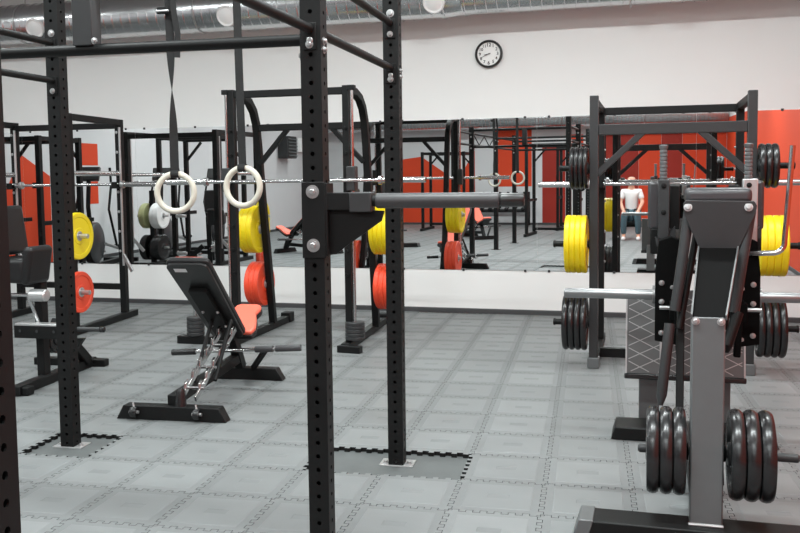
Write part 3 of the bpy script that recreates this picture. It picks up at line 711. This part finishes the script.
a, n_ = seat_poly(.03); bn.part('seat_cushion', MB().prism(a, n_ * .035), 'salmon_vinyl', bev=.014, seg=3)
bn.part('seat_post', MB().beam((0.01, 1.09, .08), (.01, .90, .385), .06, .07, (0, 1, 0)), 'black_steel', bev=.004)
bn.part('rear_strut', MB().beam((.29, .82, .265), (.12, 1.04, .09), .035, .03), 'black_steel', bev=.004)
bn.part('roller_bar', MB().tube([(-.375, .80, .235), (.55, .80, .29)], .013, 12), 'chrome')
for a, b in ((-.375, -.2), (.225, .355), (.37, .55)):
    bn.part('bar_grip', MB().lathe((a, .80, .235 + (a + .375) * .0595), (1, 0, .0595), [(.013, 0), (.021, .002), (.022, .006), (.022, b - a - .006), (.021, b - a - .002), (.013, b - a)], 18), 'grey_grip' if a > 0 else 'black_rubber')

# ================================================================== BACK EXTENSION BENCH at the left edge
hb = Thing('back_extension_bench', 'black padded back extension bench with holed beam beside the rig', 'bench', (-4.1, 5.3, 0), world=True)
hb.part('base_beam', MB().beam((-4.04, 4.92, .035), (-4.14, 5.92, .035), .075, .066), 'black_steel', bev=.006)
hb.part('cross_foot', MB().beam((-4.5, 4.96, .03), (-3.96, 4.98, .03), .07, .056), 'black_steel', bev=.006)
hb.part('cross_foot', MB().beam((-4.6, 5.86, .03), (-4.0, 5.9, .03), .07, .056), 'black_steel', bev=.006)
hb.part('rear_post', MB().beam((-4.1, 5.3, .06), (-4.12, 5.32, .85), .06, .07), 'black_steel', bev=.005)
hb.part('inclined_post', MB().beam((-4.1, 5.8, .06), (-4.08, 5.4, .42), .06, .07), 'black_steel', bev=.005)
bmx = MB().beam((-4.22, 5.2, .395), (-3.80, 5.22, .395), .07, .10); hbm = hb.part('holed_beam', bmx, 'silver_steel', bev=.005)  # pale metal puts the highlight along the beam's top into its colour
hb.part('beam_face', MB().beam((-4.22, 5.162, .387), (-3.80, 5.182, .387), .008, .085), 'black_steel', parent=hbm)
for i in range(3): hb.part('beam_hole', MB().lathe((-4.17 + i * .13, 5.158 + i * .006, .395), (0, -1, 0), [(.008, 0), (.011, .003), (0, .0025)], 10), 'graphite_steel', parent=hbm)
hb.part('handle_bar', MB().tube([(-3.80, 5.22, .41), (-3.575, 5.24, .41)], .016, 14), 'graphite_steel')
hb.part('handle_cap', MB().lathe((-3.595, 5.24, .41), (1, .05, 0), [(.018, 0), (.020, .004), (.020, .03), (.012, .034), (0, .035)], 16), 'black_rubber')
hb.part('gusset', MB().prism([(-3.80, 5.2, .35), (-3.70, 5.2, .35), (-3.80, 5.2, .22)], (0, .03, 0)), 'black_steel')
def cushion(c, d, R=None): return MB().box(c, d, R)
hb.part('hip_pad', cushion((-4.19, 5.2, .815), (.27, .26, .17)), 'black_vinyl', bev=.03, seg=3)
hb.part('side_pad', cushion((-4.05, 5.2, .85), (.07, .25, .26), Matrix.Rotation(math.radians(10), 3, 'Y')), 'black_vinyl', bev=.03, seg=4)
hb.part('upper_pad', cushion((-4.345, 5.25, 1.075), (.16, .28, .34), Matrix.Rotation(math.radians(-8), 3, 'Y')), 'black_vinyl', bev=.025, seg=3)
hb.part('ankle_roller', MB().lathe((-4.07, 5.15, .645), (1, .05, 0), [(.02, 0), (.036, .003), (.042, .01), (.042, .12), (.036, .128), (.02, .13)], 20), 'silver_steel')
hb.part('roller_rod', MB().tube([(-4.25, 5.145, .645), (-3.97, 5.16, .645)], .012, 10).tube([(-4.09, 5.15, .645), (-4.09, 5.25, .44)], .012, 10), 'chrome')
plate_stack('small grey plate', 'iron', .105, .03, 3, (-4.18, 5.45, .29), (1, .1, 0), 'under the back extension bench', 'bench counterweights', BLK)
hb.part('plate_peg', MB().tube([(-4.2, 5.448, .29), (-4.07, 5.46, .29)], .018, 12), 'chrome')

# ================================================================== PLATE-LOADED HACK SQUAT in the foreground
hk = Thing('hack_squat_machine', 'plate-loaded hack squat machine with grey centre post and tread plate footboard', 'gym machine', (.22, 4.2, 0), world=True)
mb = MB().prism([(-.285, 3.44, .0015), (.73, 3.44, .0015), (.70, 3.44, .085), (-.24, 3.44, .085)], (0, .15, 0))
bs = hk.part('base_beam', mb, 'black_steel', bev=.006)  # black on the whole beam stands in for shade on its front face
for s, a in ((-1, -.26), (1, .70)): hk.part('beam_cap', MB().prism([(a - .03, 3.435, .002), (a + .03, 3.435, .002), (a + .028 + (.0 if s > 0 else .025), 3.435, .089), (a - .028 + (.025 if s < 0 else -.02), 3.435, .089)], (0, .16, 0)), 'grey_steel', parent=bs, bev=.004)
hk.part('centre_post', MB().span(.148, .268, 3.49, 3.57, .085, .885), 'grey_steel', bev=.006)
hk.part('weld_seam', MB().tube([(.145, 3.487, .09), (.27, 3.487, .09)], .006, 8), 'silver_steel')
hk.part('long_beam', MB().beam((.21, 3.6, .04), (.21, 4.98, .04), .08, .075), 'black_steel', bev=.005)
# inclined black channel up to the carriage plate
hk.part('inclined_channel', MB().prism([(.150, 3.49, .885), (.268, 3.49, .885), (.365, 4.16, 1.09), (.205, 4.16, 1.09)], (0, .06, -.02)), 'matte_black', bev=.004)
hk.part('channel_edge', MB().beam((.148, 3.485, .885), (.203, 4.155, 1.09), .006, .02).beam((.27, 3.485, .885), (.367, 4.155, 1.09), .006, .02), 'grey_steel')
for xx in (.163, .253): hk.part('bolt', bolt_mb((xx, 3.49, .868), (0, -1, .1), .012), 'zinc')
tr = [(.137, 4.2, 1.285), (.150, 4.2, 1.30), (.435, 4.2, 1.295), (.447, 4.2, 1.275), (.44, 4.2, 1.235), (.372, 4.215, 1.075), (.212, 4.215, 1.075), (.143, 4.2, 1.23)]
hk.part('carriage_plate', MB().prism(tr, (0, .012, 0)), 'graphite_steel', bev=.003)
for xx in (.158, .412):
    hk.part('bolt', bolt_mb((xx, 4.2, 1.268), (0, -1, .15), .015), 'zinc')
hk.part('head_pad', MB().box((.288, 4.33, 1.318), (.285, .22, .07)), 'grey_vinyl', bev=.025, seg=4)
# guide rails and dampers
for s, xt, xb in ((-1, .165, .095), (1, .425, .345)):
    hk.part('guide_rail', MB().tube([(xt, 4.25, 1.25), (xb + .012, 4.2, .80)], .024, 18), 'graphite_steel')
    hk.part('inner_rail', MB().tube([(xt - s * .045, 4.32, 1.2), (xb - s * .03, 4.2, .72)], .016, 14), 'black_steel')
    dq = [(xb - .01, 4.2, .74), (.050, 4.12, .43), (.046, 4.11, .385)] if s < 0 else [(xb + .03, 4.2, .8), (xb - .02, 4.14, .66), (xb - .022, 4.14, .63)]
    hk.part('damper', MB().tube(dq, [.024, .024, .010], 18), 'graphite_steel' if s < 0 else 'black_steel')
    # side carriage plates with bolts
    cx = .07 if s < 0 else .44
    sp = hk.part('side_plate', MB().prism([(cx - s * (-.05), 4.42, .62), (cx - s * .06, 4.42, .60), (cx - s * .085, 4.42, .80), (cx - s * .085, 4.42, 1.10), (cx - s * .02, 4.42, 1.12), (cx + s * .035, 4.42, 1.10), (cx + s * .05, 4.42, .95)], (0, .1, 0)), 'matte_black', bev=.004)
    hk.part('linkage_block', MB().box((cx - s * .05, 4.34, .78), (.07, .08, .09)), 'matte_black', bev=.006)
    hk.part('linkage_arm', MB().beam((cx - s * .045, 4.33, .84), (cx - s * .06, 4.3, .58), .03, .05), 'matte_black', bev=.006)
    for dz in (.90, .81, .66):
        hk.part('bolt', bolt_mb((cx + s * .02, 4.42, dz), (0, -1, 0), .0105), 'zinc', parent=sp)
        hk.part('bolt', bolt_mb((cx - s * .028, 4.42, dz - .02), (0, -1, 0), .008), 'zinc', parent=sp)
    hk.part('cross_pin', MB().tube([(cx - .03, 4.36, .79), (cx + .05, 4.36, .79)], .010, 12), 'zinc')
    hk.part('inner_leg', MB().beam((.21 + s * .075, 4.3, .8), (.21 + s * .085, 4.05, .06), .035, .05), 'black_steel', bev=.004)
    hx_ = cx + s * .05
    hn = hk.part('loading_horn', MB().lathe((hx_, 4.5, .832), (s, 0, 0), [(.045, 0), (.045, .012), (.0245, .013), (.0245, .43), (.021, .436), (0, .437)], 24), 'brushed_steel')
    # telescopic shoulder posts
    bx = .058 if s < 0 else .448
    hk.part('shoulder_bracket', MB().span(bx - .027, bx + (.027 if s < 0 else .04), 4.56, 4.62, 1.10 if s < 0 else 1.06, 1.39), 'graphite_steel' if s < 0 else 'silver_steel', bev=.004)
    for z in (1.36, 1.23): hk.part('bolt', bolt_mb((bx, 4.56, z), (0, -1, 0), .010), 'black_steel')
    hk.part('bracket_foot', MB().prism([(bx - .04, 4.57, 1.105), (bx + .06, 4.57, 1.105), (bx + .055, 4.57, 1.16), (bx - .03, 4.57, 1.06)], (0, .08, 0)), 'graphite_steel')
    tl = hk.part('telescopic_tube', MB().lathe((bx - .002, 4.59, 1.38), (0, 0, 1), [(.019, 0)] + [q for i in range(9) for q in ((.019, .006 + i * .018), (.0165, .009 + i * .018), (.0165, .013 + i * .018), (.019, .016 + i * .018))] + [(.021, .17), (.022, .176), (.012, .18), (0, .181)], 18), 'grey_steel')
    hk.part('shoulder_pad', MB().box((bx - .045 if s < 0 else bx + .057, 4.78, 1.26), (.05 if s > 0 else .06, .2, .24)), 'grey_vinyl', bev=.015, seg=3)
    hk.part('pad_frame', MB().box((bx - .035 if s < 0 else bx + .045, 4.74, 1.08), (.055, .12, .13)), 'black_steel', bev=.006)
    hk.part('pad_frame', MB().box((bx + .055 * (1 if s < 0 else -1), 4.72, 1.25), (.05, .05, .22)), 'black_steel', bev=.006)
# chrome handle
hp = [V(.615, 4.4, 1.54), V(.60, 4.4, 1.30), V(.588, 4.4, 1.12)] + [V(.588 - .05 + .05 * math.cos(a), 4.4, 1.10 - .05 * math.sin(a)) for a in (0.2, .5, .8, 1.1, 1.4)] + [V(.49, 4.41, 1.047), V(.40, 4.43, 1.045)]
hk.part('handle', MB().tube(hp, .0125, 14), 'chrome')
# foot board of tread plate
fb0, fb1 = V(-.126, 4.98, .335), V(.482, 4.98, .335); fu = V(0, .16, .987).normalized(); fn = V(0, -.987, .16).normalized(); FH = .46
fbp = hk.part('footboard', MB().prism([fb0, fb1, fb1 + fu * FH, fb0 + fu * FH], -fn * .012), 'tread_metal', bev=.003)
hk.part('footboard_rim', MB().prism([fb0 - fu * .03 + V(-.01, 0, 0), fb1 - fu * .03 + V(.01, 0, 0), fb1 + V(.01, 0, 0), fb0 + V(-.01, 0, 0)], -fn * .05), 'black_rubber', bev=.006, parent=fbp)
hk.part('footboard_edge', MB().beam(fb0 + fn * .002, fb0 + fu * FH + fn * .002, .008, .008).beam(fb1 + fn * .002, fb1 + fu * FH + fn * .002, .008, .008), 'silver_steel', parent=fbp)
ln = MB(); Wd = fb1.x - fb0.x
def clipseg(x0, z0, x1, z1):
    t0, t1 = 0.0, 1.0; dx, dz = x1 - x0, z1 - z0
    for p, q in ((-dx, x0 - .012), (dx, Wd - .012 - x0), (-dz, z0 - .012), (dz, FH - .012 - z0)):
        if abs(p) < 1e-9:
            if q < 0: return None
        else:
            r = q / p
            if p < 0: t0 = max(t0, r)
            else: t1 = min(t1, r)
    return (x0 + dx * t0, z0 + dz * t0, x0 + dx * t1, z0 + dz * t1) if t0 < t1 else None
for i in range(-6, 22):
    for sl in (-.5, .5):
        c_ = i * .072
        s_ = clipseg(-.2, c_ - .2 * sl, Wd + .2, c_ + (Wd + .2) * sl)
        if s_: ln.beam(fb0 + V(s_[0], 0, 0) + fu * s_[1] + fn * .0015, fb0 + V(s_[2], 0, 0) + fu * s_[3] + fn * .0015, .0045, .003, fn)
hk.part('tread_pattern', ln, 'tread_line', parent=fbp)
hk.part('slot_rail', MB().beam((.055, 4.96, .42), (.055, 5.02, .76), .012, .012), 'silver_steel')
hk.part('footboard_post', MB().beam((-.005, 5.12, .06), (-.005, 5.1, .42), .11, .07), 'grey_steel', bev=.005)
hk.part('footboard_post', MB().beam((.38, 5.12, .06), (.38, 5.1, .42), .08, .07), 'grey_steel', bev=.005)
hk.part('rear_foot', MB().prism([(-.20, 4.84, .0015), (.64, 4.84, .0015), (.62, 4.84, .07), (-.18, 4.84, .07)], (0, .22, 0)), 'black_steel', bev=.006)
# storage peg through the centre post and its plates
hk.part('storage_peg', MB().lathe((-.045, 3.60, .338), (1, 0, 0), [(0, 0), (.012, .001), (.017, .008), (.017, .585), (.012, .592), (0, .593)], 20), 'graphite_steel')
for s, a in ((-1, .128), (1, .285)):
    hk.part('peg_boss', MB().lathe((.145 if s < 0 else .271, 3.60, .338), (s, 0, 0), [(.035, 0), (.03, .012), (.024, .014)], 20), 'black_steel')
plate_stack('thick rounded black plate', 'iron', .170, .049, 3, (.135, 3.60, .338), (-1, .0, 0), 'on the hack squat peg, away from the orange wall', 'hack squat storage plates', BLK)
plate_stack('thick rounded black plate', 'iron', .174, .053, 3, (.293, 3.60, .338), (1, .0, 0), 'on the hack squat peg, facing the orange wall', 'hack squat storage plates', BLK)


# ================================================================== THINGS SEEN ONLY IN THE MIRROR (they stand beside and behind the camera)
def simple_rack(cx, cy, rz, label, wd=1.1, dp=.9, h=2.15):
    t = Thing('squat_rack', label, 'rack', (cx, cy, 0), rz)
    for sx in (-1, 1):
        for sy in (-1, 1): t.part('upright', MB().span(sx * wd / 2 - .035, sx * wd / 2 + .035, sy * dp / 2 - .035, sy * dp / 2 + .035, .06, h), 'black_steel', bev=.004)
        t.part('base_beam', MB().span(sx * wd / 2 - .035, sx * wd / 2 + .035, -dp / 2 - .25, dp / 2 + .2, .0015, .065), 'black_steel', bev=.004)
        t.part('top_side_beam', MB().span(sx * wd / 2 - .03, sx * wd / 2 + .03, -dp / 2 + .035, dp / 2 - .035, h - .07, h - .01), 'black_steel', bev=.004)
        t.part('safety_arm', MB().span(sx * wd / 2 - .02, sx * wd / 2 + .02, -dp / 2 - .3, dp / 2 - .035, .8, .86), 'black_steel', bev=.004)
        t.part('bar_hook', MB().span(sx * wd / 2 - .03, sx * wd / 2 + .03, dp / 2 + .035, dp / 2 + .12, 1.32, 1.335).span(sx * wd / 2 - .03, sx * wd / 2 + .03, dp / 2 + .11, dp / 2 + .12, 1.335, 1.40), 'black_steel')
        t.part('diagonal_brace', MB().beam((sx * (wd / 2 - .02), -dp / 2, 1.75), (sx * (wd / 2 - .3), -dp / 2, 2.06), .04, .045, (0, 1, 0)), 'black_steel', bev=.004)
    for sy in (-1, 1): t.part('cross_beam', MB().span(-wd / 2 + .035, wd / 2 - .035, sy * dp / 2 - .03, sy * dp / 2 + .03, h - .08, h - .01), 'black_steel', bev=.004)
    t.part('low_beam', MB().span(-wd / 2 + .035, wd / 2 - .035, -dp / 2 - .03, -dp / 2 + .03, .1, .16), 'black_steel', bev=.004)
    return t
simple_rack(-7.35, 4.35, 0, 'black four-post squat rack with a racked barbell beside the grey side wall')
barbell((-8.4, 4.88, 1.36), (-6.3, 4.88, 1.36), 'chrome barbell on the four-post squat rack by the grey wall')
simple_rack(-8.72, 7.05, 0, 'black four-post squat rack in front of the orange mountain mural', h=2.05)
def plate_tree(cx, cy, label):
    t = Thing('plate_tree', label, 'plate rack', (cx, cy, 0))
    t.part('base', MB().span(-.3, .3, -.03, .03, .0015, .06).span(-.03, .03, -.25, .25, .0015, .06), 'black_steel')
    t.part('column', MB().span(-.035, .035, -.035, .035, .06, 1.25), 'black_steel', bev=.004)
    for z in (.35, .85):
        for s in (-1, 1): t.part('peg', MB().lathe((s * .03, 0, z), (s, 0, 0), [(.03, 0), (.02, .01), (.02, .24), (0, .245)], 14), 'silver_steel')
plate_tree(-7.6, 5.55, 'black plate tree holding olive and pale plates by the squat rack')
PALE = ('white_plastic', 'silver_steel'); OLV = ('olive_rubber', 'silver_steel')
for z, mt, nm in ((.35, BLK, 'black'), (.85, PALE, 'pale grey')):
    plate_stack(f'{nm} disc', 'bumper', .2, .05, 3, (-7.6 + .045, 5.55, z), (1, 0, 0), f'on the plate tree at {"knee" if z < .5 else "waist"} height, open side', 'plate tree discs', mt)
for z, mt, nm in ((.35, BLK, 'black'), (.85, OLV, 'olive')):
    plate_stack(f'{nm} disc', 'bumper', .2, .05, 2, (-7.6 - .045, 5.55, z), (-1, 0, 0), f'on the plate tree at {"knee" if z < .5 else "waist"} height, wall side', 'plate tree discs', mt)
def cross_trainer(cx, cy, rz, label):
    t = Thing('cross_trainer', label, 'cross trainer', (cx, cy, 0), rz, 'cross trainers in a row')
    t.part('base', MB().span(-.05, .05, -.85, .85, .0015, .08).span(-.3, .3, -.88, -.8, .0015, .07).span(-.3, .3, .8, .88, .0015, .07), 'black_steel', bev=.006)
    t.part('flywheel_cover', MB().lathe((-.09, .45, .42), (1, 0, 0), [(.28, 0), (.33, .03), (.33, .15), (.28, .18)], 32), 'grey_vinyl')
    t.part('mast', MB().tube([(0, .5, .45), (0, .62, 1.0), (0, .55, 1.45)], .035, 14), 'black_steel')
    t.part('console', MB().box((0, .52, 1.52), (.34, .06, .24), Matrix.Rotation(math.radians(25), 3, 'X')), 'black_plastic', bev=.015)
    t.part('screen', MB().box((0, .486, 1.535), (.22, .01, .14), Matrix.Rotation(math.radians(25), 3, 'X')), 'screen_grey')
    for s in (-1, 1):
        t.part('moving_arm', MB().tube([(s * .26, .1, .35), (s * .27, .45, .95), (s * .25, .25, 1.35), (s * .22, .2, 1.62)], .02, 12), 'black_steel')
        t.part('pedal_rail', MB().tube([(s * .2, .45, .4), (s * .2, -.6, .2)], .025, 12), 'silver_steel')
        t.part('pedal', MB().box((s * .2, -.25, .32), (.16, .38, .05)), 'black_rubber', bev=.015)
for i in range(3):
    cross_trainer(-8.75, (5.2, 3.0, .9)[i], -.25, f'black cross trainer, {["nearest", "second from", "third from"][i]} the orange mural on the side wall')
def clone(t, loc, rz, label, group=None):
    c = copy_tree(t.o); c.location = loc; c.rotation_euler = (0, 0, rz); c['label'] = label
    return c
clone(hb, (-6.4, 5.95, 0), 1.2, 'black padded back extension bench standing beside the four-post squat rack')
clone(bn, (-5.7, 2.6, 0), 1.9, 'adjustable bench with salmon pads standing apart near the grey side wall')
clone(hk, (-5.3, .3, 0), 2.6, 'plate-loaded hack squat machine by the grey side wall, without storage plates')
heater = Thing('wall_heater', 'grey louvred air heater hung high on the grey side wall', 'heater', (LEFT_X + .01, -4.6, 1.95))
heater.part('case', MB().span(0, .3, -.32, .32, 0, .6), 'graphite_steel', bev=.03, seg=3)
for i in range(6): heater.part('louvre', MB().box((.31, 0, .08 + i * .088), (.05, .58, .012), Matrix.Rotation(math.radians(35), 3, 'Y')), 'grey_steel')
wbx = Thing('lit_panel_stand_in', 'white square box standing in for a lit panel high on the grey side wall', 'panel', (LEFT_X + .005, -5.9, 2.15))  # added plain box, its white stands in for a brightly lit panel
wbx.part('box', MB().span(0, .1, -.2, .2, 0, .4), 'white_plastic', bev=.01)
wbx.part('lid', MB().span(.1, .112, -.17, .17, .03, .37), 'white_plastic', bev=.004)
simple_rack(-2.2, -3.0, TH, 'black four-post squat rack behind the power rig')
simple_rack(-1.75, -5.4, 0, 'black four-post squat rack in front of the deep red wall panel')
simple_rack(-5.2, -5.0, 0, 'black four-post squat rack in front of the back wall mural', h=2.05)
dr = Thing('dumbbell_rack', 'black two-shelf dumbbell rack against the back wall', 'dumbbell rack', (-4.3, BACK_Y + .4, 0))
for s in (-1, 1):
    dr.part('end_frame', MB().beam((s * .95, -.2, .0015), (s * .95, -.2, .95), .05, .06).beam((s * .95, .25, .02), (s * .95, -.2, .9), .05, .05), 'black_steel')
for z, y_ in ((.42, .05), (.8, -.1)):
    dr.part('shelf', MB().box((0, y_, z), (1.9, .26, .02), Matrix.Rotation(math.radians(-14), 3, 'X')), 'black_steel')
    for i in range(8):
        t = Thing('dumbbell', f'{["first", "second", "third", "fourth", "fifth", "sixth", "seventh", "eighth"][7 - i]} black dumbbell from the rig-side end, {"lower" if z < .5 else "upper"} shelf of dumbbell rack', 'dumbbell', (-4.3 - .82 + i * .234, BACK_Y + .4 + y_, z + .075), group='dumbbells on the two-shelf rack')
        t.part('handle', MB().tube([(0, -.12, .03), (0, .12, -.03)], .014, 10), 'chrome')
        for q in (-1, 1): t.part('head', MB().lathe((0, q * .06, -q * .015), (0, q, -.25 * q), [(.035, 0), (.058, .008), (.058, .055), (.045, .065)], 6), 'black_rubber')
clone(bn, (-4.2, -2.4, 0), -.6, 'adjustable bench with salmon pads behind the power rig, near the dumbbell rack')
# flat bench and a seated person in white
fb = Thing('flat_bench', 'black flat bench behind the rig with a person sitting on it', 'bench', (-.42, -2.1, 0))
fb.part('pad', MB().box((0, 0, .36), (.95, .3, .07)), 'black_vinyl', bev=.02, seg=3)
for s in (-1, 1): fb.part('leg', MB().span(s * .36 - .03, s * .36 + .03, -.03, .03, .05, .325).span(s * .36 - .03, s * .36 + .03, -.25, .25, .0015, .055), 'black_steel', bev=.004)
fb.part('spine', MB().span(-.36, .36, -.03, .03, .26, .32), 'black_steel')
def skin(name, verts, edges, m, parent, root=0, sub=2):
    me = bpy.data.meshes.new(name); me.from_pydata([v[:3] for v in verts], edges, [])
    o = bpy.data.objects.new(name, me); C.objects.link(o); o.parent = parent
    md = o.modifiers.new('skin', 'SKIN'); md.use_smooth_shade = True
    if not me.skin_vertices: me.attributes
    if len(me.skin_vertices) == 0:
        bm = bmesh.new(); bm.from_mesh(me); bm.verts.layers.skin.verify(); bm.to_mesh(me); bm.free()
    for i, v in enumerate(verts):
        r = v[3]; sv = me.skin_vertices[0].data[i]; sv.radius = (r, r) if not isinstance(r, tuple) else r; sv.use_root = (i == root)
    sb = o.modifiers.new('sub', 'SUBSURF'); sb.levels = sub; sb.render_levels = sub
    me.materials.append(MATS[m]); return o
per = bpy.data.objects.new('person', None); C.objects.link(per); per.location = (-.42, -2.1, 0)
tag(per, 'seated person in a white T-shirt and grey-blue trousers, hands on knees', 'person')
bv = [(0, 0, .53, .13), (0, .0, .72, .125), (0, .03, .92, .135), (0, .05, 1.05, .10), (0, .06, 1.10, .058), (0, .075, 1.16, .055), (0, .09, 1.22, .085), (0, .09, 1.29, .098), (0, .08, 1.36, .075)]
be = [(i, i + 1) for i in range(8)]
for s in (-1, 1):
    o_ = len(bv)
    bv += [(s * .17, .05, 1.03, .062), (s * .235, .12, .80, .046), (s * .17, .36, .66, .036), (s * .15, .44, .625, .03), (s * .15, .49, .615, .026)]
    be += [(3, o_), (o_, o_ + 1), (o_ + 1, o_ + 2), (o_ + 2, o_ + 3), (o_ + 3, o_ + 4)]
    for f in range(4):
        q = len(bv); x_ = s * .15 + (f - 1.5) * .021; ln_ = (.06, .07, .066, .052)[f]
        bv += [(x_, .53, .612, .0095), (x_, .53 + ln_ * .6, .60, .009), (x_, .53 + ln_, .578, .008)]
        be += [(o_ + 4, q), (q, q + 1), (q + 1, q + 2)]
    q = len(bv); bv += [(s * .115, .475, .605, .011), (s * .098, .51, .59, .010)]; be += [(o_ + 3, q), (q, q + 1)]
    o_ = len(bv)
    bv += [(s * .095, .06, .515, .10), (s * .14, .46, .52, .068), (s * .15, .45, .30, .055), (s * .15, .43, .09, .04), (s * .155, .50, .055, .042), (s * .16, .60, .04, .034)]
    be += [(0, o_)] + [(o_ + i, o_ + i + 1) for i in range(5)]
skin('body', bv, be, 'skin', per)
sv_ = [(0, 0, .50, .145), (0, 0, .70, .14), (0, .03, .92, .15), (0, .05, 1.05, .105), (0, .058, 1.085, .072)]
se = [(0, 1), (1, 2), (2, 3), (3, 4)]
for s in (-1, 1):
    o_ = len(sv_); sv_ += [(s * .17, .05, 1.035, .075), (s * .225, .105, .86, .064)]; se += [(3, o_), (o_, o_ + 1)]
skin('shirt', sv_, se, 'shirt_white', per)
tv = [(0, .0, .53, .148)]; te = []
for s in (-1, 1):
    o_ = len(tv); tv += [(s * .095, .06, .52, .112), (s * .14, .46, .525, .08), (s * .15, .45, .30, .07), (s * .15, .43, .12, .06)]
    te += [(0, o_), (o_, o_ + 1), (o_ + 1, o_ + 2), (o_ + 2, o_ + 3)]
skin('trousers', tv, te, 'trouser_blue', per)
hv = [(0, .05, 1.36, .085), (0, .035, 1.30, .088), (0, .03, 1.24, .06)]; skin('hair', hv, [(0, 1), (1, 2)], 'hair', per)
for s in (-1, 1):
    sh = [(s * .15, .42, .045, .048), (s * .155, .52, .043, .048), (s * .16, .63, .038, .04)]; skin('shoe', sh, [(0, 1), (1, 2)], 'shoe_white', per)
    link('eye', MB().lathe((s * .035, .178, 1.285), (0, 1, 0), [(.012, 0), (.01, .006), (0, .009)], 10).mesh('eye'), 'hair', per)
    link('ear', MB().lathe((s * .095, .085, 1.275), (s, .2, 0), [(.025, 0), (.022, .012), (0, .015)], 10).mesh('ear'), 'skin', per)
link('nose', MB().prism([(-.016, .175, 1.245), (.016, .175, 1.245), (0, .178, 1.285)], (0, .022, -.006)).mesh('nose'), 'skin', per)
link('mouth', MB().box((0, .172, 1.215), (.045, .012, .01)).mesh('mouth'), 'paint_deep_red', per)
